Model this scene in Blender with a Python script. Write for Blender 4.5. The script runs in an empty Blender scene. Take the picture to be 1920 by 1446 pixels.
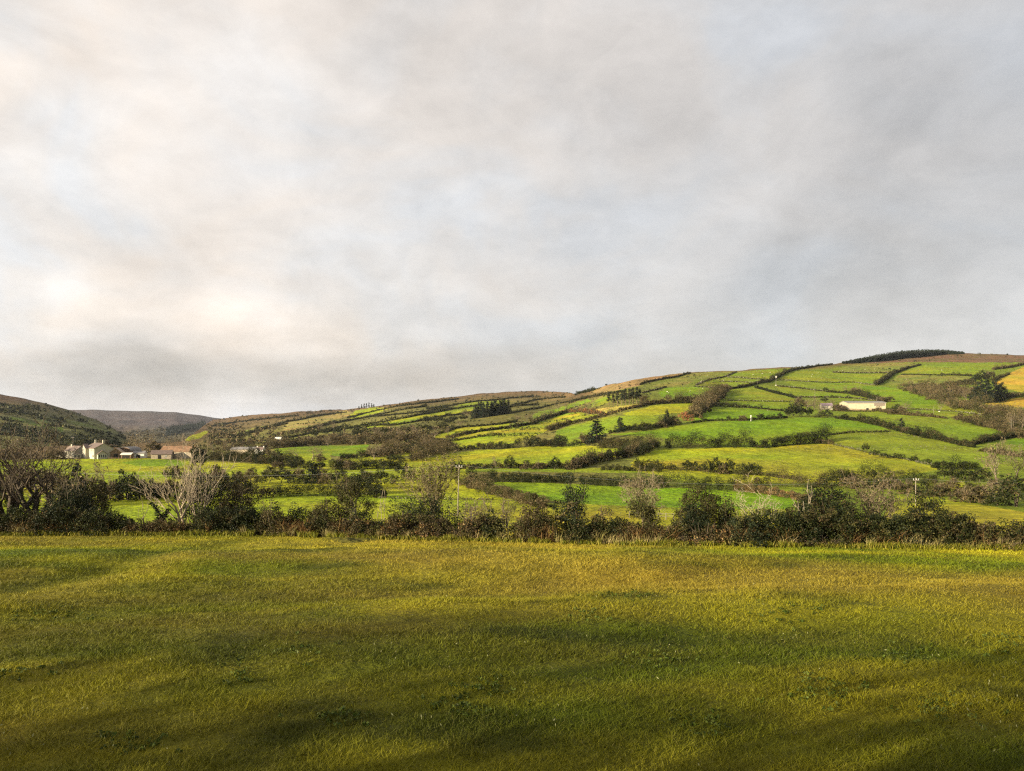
import bpy, math, random
import numpy as np
from mathutils import Vector

scn = bpy.context.scene
COL = scn.collection
RAD = math.radians
random.seed(7)

# ------------------------------------------------------------------ camera
F = 1444.0; CX = 960.0; HY = 800.0           # focal length and eye level in photo pixels
cam_d = bpy.data.cameras.new('camera')
cam_d.sensor_width = 36.0
cam_d.lens = 36.0 * F / 1920.0
cam_d.shift_y = (HY - 723.0) / 1920.0
cam_d.clip_start = 0.1; cam_d.clip_end = 30000.0
cam = bpy.data.objects.new('camera', cam_d)
cam.location = (0, 0, 0); cam.rotation_euler = (RAD(90), 0, 0)
COL.objects.link(cam); scn.camera = cam

# ------------------------------------------------------------------ exposure
scn.view_settings.view_transform = 'Standard'
scn.view_settings.look = 'None'
scn.view_settings.gamma = 1.0
scn.view_settings.exposure = 1.45
scn.cycles.use_denoising = False
scn.cycles.pixel_filter_type = 'BLACKMAN_HARRIS'; scn.cycles.filter_width = 1.25
scn.cycles.max_bounces = 6
scn.cycles.diffuse_bounces = 3
scn.cycles.transparent_max_bounces = 8

# ------------------------------------------------------------------ sun
SUN_DIR = Vector((-0.84, -0.52, 0.0)).normalized()
SUN_EL = RAD(13.5)
sv = Vector((SUN_DIR.x*math.cos(SUN_EL), SUN_DIR.y*math.cos(SUN_EL), math.sin(SUN_EL)))
sun_d = bpy.data.lights.new('sun', 'SUN')
sun_d.energy = 5.0; sun_d.angle = RAD(0.6); sun_d.color = (1.0, 0.86, 0.62)
sun = bpy.data.objects.new('sun', sun_d)
sun.rotation_euler = (-sv).to_track_quat('-Z', 'Y').to_euler()
COL.objects.link(sun)

# ------------------------------------------------------------------ sky
world = bpy.data.worlds.new('World'); scn.world = world
world.use_nodes = True
wt = world.node_tree; wt.nodes.clear()
def N(t, kind, **kw):
    n = t.nodes.new(kind)
    for k, v in kw.items(): setattr(n, k, v)
    return n
def mth(t, op, a, b=None, c=None, clamp=False):
    n = N(t, 'ShaderNodeMath', operation=op); n.use_clamp = clamp
    for i, v in enumerate((a, b, c)):
        if v is None: continue
        if isinstance(v, (int, float)): n.inputs[i].default_value = v
        else: t.links.new(v, n.inputs[i])
    return n.outputs[0]
def mixc(t, fac, a, b, typ='MIX'):
    n = N(t, 'ShaderNodeMixRGB', blend_type=typ)
    for i, v in enumerate((fac, a, b)):
        if isinstance(v, (int, float)): n.inputs[i].default_value = v
        elif isinstance(v, tuple): n.inputs[i].default_value = (*v[:3], 1)
        else: t.links.new(v, n.inputs[i])
    return n.outputs[0]
def ramp(t, fac, stops):
    n = N(t, 'ShaderNodeValToRGB'); cr = n.color_ramp
    while len(cr.elements) > len(stops): cr.elements.remove(cr.elements[-1])
    while len(cr.elements) < len(stops): cr.elements.new(1.0)
    for e, (p, c) in zip(cr.elements, stops):
        e.position = p; e.color = (*c, 1) if isinstance(c, tuple) else (c, c, c, 1)
    t.links.new(fac, n.inputs[0]); return n.outputs[0]
tc = N(wt, 'ShaderNodeTexCoord').outputs['Generated']
sep = N(wt, 'ShaderNodeSeparateXYZ'); wt.links.new(tc, sep.inputs[0])
dx, dy, dz = sep.outputs
zc = mth(wt, 'ADD', mth(wt, 'MAXIMUM', dz, 0.0), 0.16)
cmb = N(wt, 'ShaderNodeCombineXYZ')
wt.links.new(mth(wt, 'DIVIDE', dx, zc), cmb.inputs[0]); wt.links.new(mth(wt, 'DIVIDE', dy, zc), cmb.inputs[1])
def wnoise(vec, scale, detail=5, rough=0.55, dist=0.0, off=(0, 0, 0), stretch=(1, 1, 1), rot=0.0):
    mp = N(wt, 'ShaderNodeMapping'); mp.inputs['Location'].default_value = off
    mp.inputs['Rotation'].default_value = (0, 0, rot)
    mp.inputs['Scale'].default_value = stretch; wt.links.new(vec, mp.inputs[0])
    n = N(wt, 'ShaderNodeTexNoise'); n.inputs['Scale'].default_value = scale
    n.inputs['Detail'].default_value = detail; n.inputs['Roughness'].default_value = rough
    n.inputs['Distortion'].default_value = dist
    wt.links.new(mp.outputs[0], n.inputs['Vector']); return n.outputs[0]
def blob(px, py, k, squash=1.0):
    """soft patch of cloud round the direction through (px, py); k = tightness"""
    u = (px - CX) / F; v = (HY - py) / F; L = math.sqrt(u*u + v*v + 1)
    cx_, cy_, cz_ = u/L, 1/L, v/L
    a = mth(wt, 'SUBTRACT', dx, cx_); b = mth(wt, 'SUBTRACT', dy, cy_); c = mth(wt, 'MULTIPLY', mth(wt, 'SUBTRACT', dz, cz_), squash)
    r2 = mth(wt, 'ADD', mth(wt, 'ADD', mth(wt, 'MULTIPLY', a, a), mth(wt, 'MULTIPLY', b, b)), mth(wt, 'MULTIPLY', c, c))
    return mth(wt, 'EXPONENT', mth(wt, 'MULTIPLY', r2, -k))
n_big = wnoise(cmb.outputs[0], 0.55, 6, 0.55, 0.6, (3.1, 1.7, 0))
n_mid = wnoise(cmb.outputs[0], 1.5, 7, 0.6, 0.4, (7.3, 4.2, 0), (1, 0.8, 1), 0.5)
n_dir = wnoise(tc, 5.5, 7, 0.6, 0.5, (2, 2, 5), (1, 1, 1.5))
n_fine = wnoise(tc, 15.0, 6, 0.62, 0.4, (4, 9, 1), (1, 1, 1.8), 0.6)
n_warm = wnoise(tc, 4.0, 4, 0.5, 0.5, (11, 4, 9), (1, 1, 1.6))
base = mixc(wt, ramp(wt, dx, [(0.0, 0.0), (1.0, 1.0)]), (0, 0, 0), (0, 0, 0))
side = mth(wt, 'MULTIPLY_ADD', dx, 0.95, 0.5, clamp=True)      # 0 at the left, 1 at the right of the view
base = mixc(wt, side, (0.325, 0.317, 0.309), (0.222, 0.2205, 0.2215))
tone = mth(wt, 'ADD', mth(wt, 'MULTIPLY', mth(wt, 'SUBTRACT', n_big, 0.5), 0.38),
           mth(wt, 'ADD', mth(wt, 'MULTIPLY', mth(wt, 'SUBTRACT', n_mid, 0.5), 0.34), mth(wt, 'MULTIPLY', mth(wt, 'SUBTRACT', n_dir, 0.5), 0.52)))
for (px, py, k, sq, amp) in [
        (0, 60, 14, 1.0, 0.14), (180, 470, 60, 1.6, -0.12), (500, 350, 10, 1, 0.02), (150, 545, 260, 1.8, 0.22), (420, 570, 200, 2.0, 0.32),
        (300, 500, 160, 2.5, -0.10), (100, 700, 60, 3.4, -0.24), (400, 705, 60, 3.4, -0.30), (700, 715, 70, 3.5, -0.28), (950, 690, 50, 3.2, -0.16),
        (560, 640, 40, 2.2, 0.02), (450, 760, 120, 3.0, 0.10), (1150, 720, 70, 3.0, -0.04), (1750, 640, 60, 2.5, 0.13),
        (1650, 560, 40, 2.5, -0.06), (1700, 250, 30, 1.2, -0.06), (1900, 100, 25, 1.0, -0.03), (1150, 560, 60, 2, 0.03)]:
    tone = mth(wt, 'MULTIPLY_ADD', blob(px, py, k, sq), amp, tone)
tone = mth(wt, 'MULTIPLY_ADD', mth(wt, 'SUBTRACT', n_fine, 0.5), 0.30, tone)
gain = mth(wt, 'ADD', 1.0, tone)
gcol = N(wt, 'ShaderNodeCombineXYZ')
for i in range(3): wt.links.new(gain, gcol.inputs[i])
base = mixc(wt, 1.0, base, gcol.outputs[0], 'MULTIPLY')
warmth = mth(wt, 'MULTIPLY', ramp(wt, n_warm, [(0.42, 0.0), (0.62, 1.0)]), mth(wt, 'SUBTRACT', 1.05, mth(wt, 'MULTIPLY', side, 0.75)))
base = mixc(wt, warmth, base, mixc(wt, 1.0, base, (1.07, 0.985, 0.90), 'MULTIPLY'))
cool = ramp(wt, n_warm, [(0.34, 1.0), (0.48, 0.0)])
base = mixc(wt, cool, base, mixc(wt, 1.0, base, (0.97, 1.0, 1.04), 'MULTIPLY'))
lowcool = mth(wt, 'EXPONENT', mth(wt, 'MULTIPLY', mth(wt, 'MAXIMUM', dz, 0.0), -14))
base = mixc(wt, mth(wt, 'MULTIPLY', lowcool, 0.8), base, mixc(wt, 1.0, base, (0.95, 0.99, 1.07), 'MULTIPLY'))
glow = mth(wt, 'MULTIPLY', blob(620, 640, 26, 2.6), 0.55)
base = mixc(wt, glow, base, mixc(wt, 1.0, base, (1.09, 0.985, 0.87), 'MULTIPLY'))
nish = N(wt, 'ShaderNodeTexSky', sky_type='NISHITA'); nish.sun_disc = False
nish.sun_elevation = SUN_EL; nish.sun_rotation = math.atan2(SUN_DIR.x, SUN_DIR.y)
bg1 = N(wt, 'ShaderNodeBackground'); wt.links.new(nish.outputs[0], bg1.inputs[0]); bg1.inputs[1].default_value = 0.05
bg2 = N(wt, 'ShaderNodeBackground'); wt.links.new(base, bg2.inputs[0]); bg2.inputs[1].default_value = 1.0
ms = N(wt, 'ShaderNodeMixShader'); ms.inputs[0].default_value = 0.90
wt.links.new(bg1.outputs[0], ms.inputs[1]); wt.links.new(bg2.outputs[0], ms.inputs[2])
wo = N(wt, 'ShaderNodeOutputWorld'); wt.links.new(ms.outputs[0], wo.inputs[0])

# ------------------------------------------------------------------ numpy noise
def _h(ix, iy, s):
    n = (ix.astype(np.int64)*374761393 + iy.astype(np.int64)*668265263 + s*974711) & 0x7fffffff
    n = ((n ^ (n >> 13)) * 1274126177) & 0x7fffffff
    return ((n ^ (n >> 16)) & 0xffff) / 65535.0
def vn(x, y, s=0):
    x = np.asarray(x, float); y = np.asarray(y, float)
    ix = np.floor(x); iy = np.floor(y); fx = x-ix; fy = y-iy
    fx = fx*fx*(3-2*fx); fy = fy*fy*(3-2*fy)
    a = _h(ix, iy, s); b = _h(ix+1, iy, s); c = _h(ix, iy+1, s); d = _h(ix+1, iy+1, s)
    return (a*(1-fx)+b*fx)*(1-fy)+(c*(1-fx)+d*fx)*fy
def fbm(x, y, s=0, o=4, g=0.5):
    r = 0; a = 1; t = 0
    for i in range(o):
        r = r + a*vn(np.asarray(x)*2**i+17.3*i, np.asarray(y)*2**i-9.1*i, s+i); t += a; a *= g
    return r/t

# ------------------------------------------------------------------ mesh helper
def mesh_np(name, V, Fq, cols=None, mat=None, alpha=None, smooth=False, mats=None, midx=None):
    """V (n,3); Fq = (m,k) index array; cols per-vertex (n,3)"""
    me = bpy.data.meshes.new(name)
    V = np.asarray(V, np.float32); Fq = np.asarray(Fq, np.int32); k = Fq.shape[1]; m = len(Fq)
    me.vertices.add(len(V)); me.vertices.foreach_set('co', V.ravel())
    me.loops.add(m*k); me.loops.foreach_set('vertex_index', Fq.ravel())
    me.polygons.add(m)
    me.polygons.foreach_set('loop_start', np.arange(0, m*k, k, dtype=np.int32))
    me.polygons.foreach_set('loop_total', np.full(m, k, np.int32))
    if smooth: me.polygons.foreach_set('use_smooth', np.ones(m, bool))
    if cols is not None:
        at = me.color_attributes.new('Col', 'FLOAT_COLOR', 'POINT')
        c4 = np.ones((len(V), 4), np.float32); c4[:, :3] = cols
        if alpha is not None: c4[:, 3] = alpha
        at.data.foreach_set('color', c4.ravel())
    for mt in (mats or ([mat] if mat else [])): me.materials.append(mt)
    if midx is not None: me.polygons.foreach_set('material_index', np.asarray(midx, np.int32))
    me.update(calc_edges=True)
    return me
def obj(name, me, parent=None, loc=(0, 0, 0), label=None, cat=None, group=None, kind=None, rz=0.0, scale=None):
    o = bpy.data.objects.new(name, me); COL.objects.link(o)
    if parent: o.parent = parent
    o.location = loc; o.rotation_euler = (0, 0, rz)
    if scale: o.scale = scale
    if label: o['label'] = label
    if cat: o['category'] = cat
    if group: o['group'] = group
    if kind: o['kind'] = kind
    return o

# ------------------------------------------------------------------ materials
def mat_simple(name, col, rough=0.8, noise=0.0, nscale=1.0):
    m = bpy.data.materials.new(name); m.use_nodes = True; t = m.node_tree
    b = t.nodes['Principled BSDF']; b.inputs['Roughness'].default_value = rough
    b.inputs['Specular IOR Level'].default_value = 0.25
    if noise:
        co = N(t, 'ShaderNodeTexCoord').outputs['Object']
        nz = N(t, 'ShaderNodeTexNoise'); nz.inputs['Scale'].default_value = nscale; nz.inputs['Detail'].default_value = 5
        t.links.new(co, nz.inputs['Vector'])
        lo = tuple(c*(1-noise) for c in col); hi = tuple(min(1, c*(1+noise)) for c in col)
        t.links.new(ramp(t, nz.outputs[0], [(0.3, lo), (0.7, hi)]), b.inputs['Base Color'])
    else: b.inputs['Base Color'].default_value = (*col, 1)
    return m
def mat_leaf():
    m = bpy.data.materials.new('foliage'); m.use_nodes = True; t = m.node_tree
    t.nodes.clear(); out = N(t, 'ShaderNodeOutputMaterial')
    a = N(t, 'ShaderNodeVertexColor'); a.layer_name = 'Col'
    oi = N(t, 'ShaderNodeObjectInfo')
    br = mth(t, 'MULTIPLY_ADD', oi.outputs['Random'], 0.3, 0.85)
    cc = N(t, 'ShaderNodeCombineXYZ')
    for i in range(3): t.links.new(br, cc.inputs[i])
    col = mixc(t, 1.0, a.outputs[0], cc.outputs[0], 'MULTIPLY')
    d = N(t, 'ShaderNodeBsdfPrincipled'); d.inputs['Roughness'].default_value = 0.6
    d.inputs['Specular IOR Level'].default_value = 0.14
    t.links.new(col, d.inputs['Base Color'])
    tr = N(t, 'ShaderNodeBsdfTranslucent'); t.links.new(col, tr.inputs[0])
    mx = N(t, 'ShaderNodeMixShader'); mx.inputs[0].default_value = 0.15
    t.links.new(d.outputs[0], mx.inputs[1]); t.links.new(tr.outputs[0], mx.inputs[2])
    t.links.new(mx.outputs[0], out.inputs[0]); return m
M_LEAF = mat_leaf()
def mat_wood(name, col):
    return mat_simple(name, col, 0.85, 0.35, 6.0)
M_BARK = mat_wood('bark', (0.10, 0.08, 0.055))
M_PALE = mat_wood('pale_bark', (0.34, 0.28, 0.20))
M_DARKBARK = mat_wood('dark_bark', (0.06, 0.05, 0.035))

def mat_ground(name, s1, s2, bump, bdist, streak=False):
    """albedo from Col; Col alpha = roughness of the sward (rushes, tussocks)"""
    m = bpy.data.materials.new(name); m.use_nodes = True; t = m.node_tree
    b = t.nodes['Principled BSDF']; b.inputs['Roughness'].default_value = 0.9; b.inputs['Specular IOR Level'].default_value = 0.1
    a = N(t, 'ShaderNodeVertexColor'); a.layer_name = 'Col'
    co = N(t, 'ShaderNodeTexCoord').outputs['Object']
    def nz(sc, det=4, ro=0.6, st=(1, 1, 1), off=(0, 0, 0)):
        mp = N(t, 'ShaderNodeMapping'); mp.inputs['Scale'].default_value = st; mp.inputs['Location'].default_value = off
        t.links.new(co, mp.inputs[0])
        n = N(t, 'ShaderNodeTexNoise'); n.inputs['Scale'].default_value = sc; n.inputs['Detail'].default_value = det
        n.inputs['Roughness'].default_value = ro; t.links.new(mp.outputs[0], n.inputs['Vector']); return n.outputs[0]
    n1 = nz(s1); n2 = nz(s2, 5, 0.65); n3 = nz(s2*0.22, 3, 0.5, (1, 1, 1), (40, 9, 3))
    v = mth(t, 'ADD', mth(t, 'MULTIPLY', mth(t, 'SUBTRACT', n1, 0.5), 0.9), mth(t, 'MULTIPLY', mth(t, 'SUBTRACT', n2, 0.5), 0.8))
    amp = mth(t, 'MULTIPLY_ADD', a.outputs[1], 1.6, 0.55)
    g = mth(t, 'MAXIMUM', mth(t, 'MULTIPLY_ADD', v, amp, 1.0), 0.25)
    cc = N(t, 'ShaderNodeCombineXYZ')
    for i in range(3): t.links.new(g, cc.inputs[i])
    col = mixc(t, 1.0, a.outputs[0], cc.outputs[0], 'MULTIPLY')
    # yellower and darker tussocks
    col = mixc(t, mth(t, 'MULTIPLY', ramp(t, n3, [(0.45, 0.0), (0.62, 1.0)]), 0.35), col, mixc(t, 1.0, col, (1.35, 1.02, 0.9), 'MULTIPLY'))
    tuss = mth(t, 'MULTIPLY', ramp(t, nz(s1*1.6, 3, 0.5, (1, 1, 1), (5, 3, 0)), [(0.56, 0.0), (0.62, 1.0)]), a.outputs[1])
    col = mixc(t, mth(t, 'MULTIPLY', tuss, 0.75), col, (0.035, 0.035, 0.012))
    t.links.new(col, b.inputs['Base Color'])
    bp = N(t, 'ShaderNodeBump'); bp.inputs['Strength'].default_value = bump; bp.inputs['Distance'].default_value = bdist
    t.links.new(mth(t, 'ADD', n1, mth(t, 'MULTIPLY', n2, 0.5)), bp.inputs['Height']); t.links.new(bp.outputs[0], b.inputs['Normal'])
    return m
M_HILL = mat_ground('hill_sward', 0.35, 0.10, 0.9, 1.2)
M_MOOR = mat_ground('moor', 0.05, 0.015, 1.0, 6.0)
M_MEADOW = mat_ground('meadow_sward', 3.0, 0.5, 0.8, 0.15)

# ------------------------------------------------------------------ the lie of the land
def y_base(x): return np.interp(x, [-900, 0, 480, 640, 960, 1280, 1600, 1920, 2900], [1002, 1003, 1003, 1008, 1016, 1022, 1026, 1030, 1036])
def Y_hedge(x): return 4.0 / ((y_base(x)-800)/F - 0.058)     # depth of the near hedge
def pchip(xs, ys, x):
    xs = np.asarray(xs, float); ys = np.asarray(ys, float); h = np.diff(xs); d = np.diff(ys)/h
    m = np.zeros_like(ys); m[0] = d[0]; m[-1] = d[-1]
    for i in range(1, len(xs)-1):
        if d[i-1]*d[i] > 0:
            w1 = 2*h[i]+h[i-1]; w2 = h[i]+2*h[i-1]; m[i] = (w1+w2)/(w1/d[i-1]+w2/d[i])
    x = np.asarray(x, float); i = np.clip(np.searchsorted(xs, x)-1, 0, len(h)-1)
    t = (x-xs[i])/h[i]; tc_ = np.clip(t, 0, 1)
    r = (2*tc_**3-3*tc_**2+1)*ys[i]+(tc_**3-2*tc_**2+tc_)*h[i]*m[i]+(-2*tc_**3+3*tc_**2)*ys[i+1]+(tc_**3-tc_**2)*h[i]*m[i+1]
    r = r + np.where(t < 0, (x-xs[0])*m[0], 0) + np.where(t > 1, (x-xs[-1])*m[-1], 0)
    return r
COLS = {
 -900: [(995, 96), (967, 134), (930, 185), (885, 290), (862, 360), (850, 440), (842, 560), (830, 800), (815, 1100)],
 0:    [(995, 96), (967, 134), (930, 185), (885, 290), (862, 360), (850, 440), (842, 560), (830, 800), (815, 1100)],
 200:  [(995, 96), (967, 134), (930, 185), (885, 290), (862, 360), (850, 440), (842, 560), (830, 800), (815, 1100)],
 400:  [(995, 96), (967, 134), (930, 182), (885, 288), (862, 360), (850, 440), (842, 520), (835, 660), (820, 980), (805, 1500), (795, 2050), (786, 2600)],
 600:  [(995, 96), (967, 134), (930, 180), (905, 220), (885, 270), (862, 350), (850, 420), (840, 500), (830, 600), (815, 760), (800, 1020), (785, 1420), (775, 1900), (768, 2300)],
 800:  [(995, 96), (967, 134), (930, 180), (905, 215), (885, 260), (865, 330), (850, 400), (835, 470), (815, 560), (800, 680), (785, 860), (770, 1120), (755, 1500), (745, 1900)],
 1000: [(996, 95), (967, 134), (940, 165), (905, 208), (890, 235), (870, 290), (850, 350), (838, 390), (815, 470), (800, 560), (785, 700), (770, 900), (755, 1200), (745, 1500), (733, 1850)],
 1200: [(998, 93), (967, 134), (940, 165), (905, 205), (890, 225), (865, 270), (840, 320), (810, 390), (790, 440), (770, 510), (750, 600), (730, 720), (712, 860), (700, 980)],
 1400: [(999, 92), (967, 132), (940, 163), (905, 203), (890, 222), (865, 266), (840, 315), (812, 378), (790, 440), (770, 520), (750, 610), (730, 720), (710, 870), (694, 1020)],
 1600: [(1000, 91), (967, 130), (940, 162), (905, 200), (890, 220), (865, 260), (840, 310), (815, 370), (790, 450), (770, 550), (750, 640), (730, 760), (710, 900), (690, 1060), (675, 1210)],
 1900: [(1003, 88), (975, 115), (940, 160), (905, 200), (880, 238), (850, 292), (820, 370), (790, 460), (760, 570), (730, 700), (700, 880), (680, 1060), (667, 1300)],
 2900: [(1006, 86), (975, 112), (940, 155), (905, 195), (880, 232), (850, 285), (820, 360), (790, 450), (760, 560), (730, 690), (700, 870), (680, 1050), (667, 1300)],
}
_cx = sorted(COLS)
SKY = ([-900, 0, 340, 400, 470, 560, 600, 660, 700, 750, 790, 850, 900, 990, 1050, 1078, 1095, 1120, 1160, 1205, 1290, 1340, 1420, 1480, 1520, 1580, 1640, 1700, 1770, 1850, 1920, 2300, 2900],
       [843, 842, 828, 787, 778.5, 772, 770, 767, 762, 756, 751, 744, 738, 733, 734, 739, 734, 728, 718, 708, 698, 695, 692, 690, 688, 681, 677, 670, 663, 663, 667, 676, 690])
def y_sky(x): return np.interp(x, *SKY)
def depth(x, y):
    """depth (m) of the hillside seen at photo position (x, y)"""
    x = np.atleast_1d(np.asarray(x, float)); y = np.atleast_1d(np.asarray(y, float)); x, y = np.broadcast_arrays(x, y)
    L = []
    for c in _cx:
        k = COLS[c]; ys = [-float(y_base(c))]+[-a for a, b in k]; ds = [math.log(float(Y_hedge(c)))]+[math.log(b) for a, b in k]
        L.append(np.minimum(pchip(ys, ds, -y), math.log(3200)))
    L = np.array(L); i = np.clip(np.searchsorted(_cx, x)-1, 0, len(_cx)-2)
    cx_ = np.array(_cx, float); t = np.clip((x-cx_[i])/(cx_[i+1]-cx_[i]), 0, 1); t = t*t*(3-2*t)
    li = np.take_along_axis(L, i[None], 0)[0]; lj = np.take_along_axis(L, (i+1)[None], 0)[0]
    return np.exp(li*(1-t)+lj*t)
GX = np.concatenate([np.arange(-900, -40, 12), np.arange(-40, 1960, 2.0), np.arange(1960, 2901, 12)])
NR = 300
_tt = np.linspace(0, 1, NR)
_yb = y_base(GX)-0.0; _ys = y_sky(GX) + 0.35*(np.array([math.sin(a*0.11)+math.sin(a*0.037+1) for a in GX]))
GY = _yb[:, None]*(1-_tt)+_ys[:, None]*_tt              # photo rows of the grid, bottom to skyline
GD = depth(np.repeat(GX[:, None], NR, 1), GY)
GD = np.maximum.accumulate(GD + np.arange(NR)*1e-3, axis=1)
def relief(X, Y):
    a = np.clip((Y-70)/500, 0, 1)
    return a*((fbm(X/60, Y/60, 5, 3)-0.5)*3.0 + (fbm(X/18, Y/18, 9, 2)-0.5)*0.8)
GXW = (GX[:, None]-CX)/F*GD
GZ = (HY-GY)/F*GD + relief(GXW, GD)
def zg(X, Y):
    """ground height behind the near hedge at world (X, Y)"""
    X = np.atleast_1d(np.asarray(X, float)); Y = np.atleast_1d(np.asarray(Y, float)); X, Y = np.broadcast_arrays(X, Y)
    px = CX + X/Y*F; i = np.clip(np.searchsorted(GX, px)-1, 0, len(GX)-2)
    t = np.clip((px-GX[i])/(GX[i+1]-GX[i]), 0, 1); out = np.zeros(len(X))
    for k in range(len(X)):
        za = np.interp(Y[k], GD[i[k]], GZ[i[k]]); zb = np.interp(Y[k], GD[i[k]+1], GZ[i[k]+1]); out[k] = za*(1-t[k])+zb*t[k]
    return out
def W(x, y):
    """world point of the hillside seen at photo position (x, y)"""
    D = float(depth(x, y)[0]); X = (x-CX)/F*D
    return Vector((X, D, float(zg(X, D)[0])))
def ppm(D): return F/D       # photo pixels per metre at depth D

def inpoly(px, py, poly):
    c = np.zeros(px.shape, bool); j = len(poly)-1
    for i in range(len(poly)):
        xi, yi = poly[i]; xj, yj = poly[j]
        if yi != yj:
            c ^= ((yi > py) != (yj > py)) & (px < (xj-xi)*(py-yi)/(yj-yi)+xi)
        j = i
    return c

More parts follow.
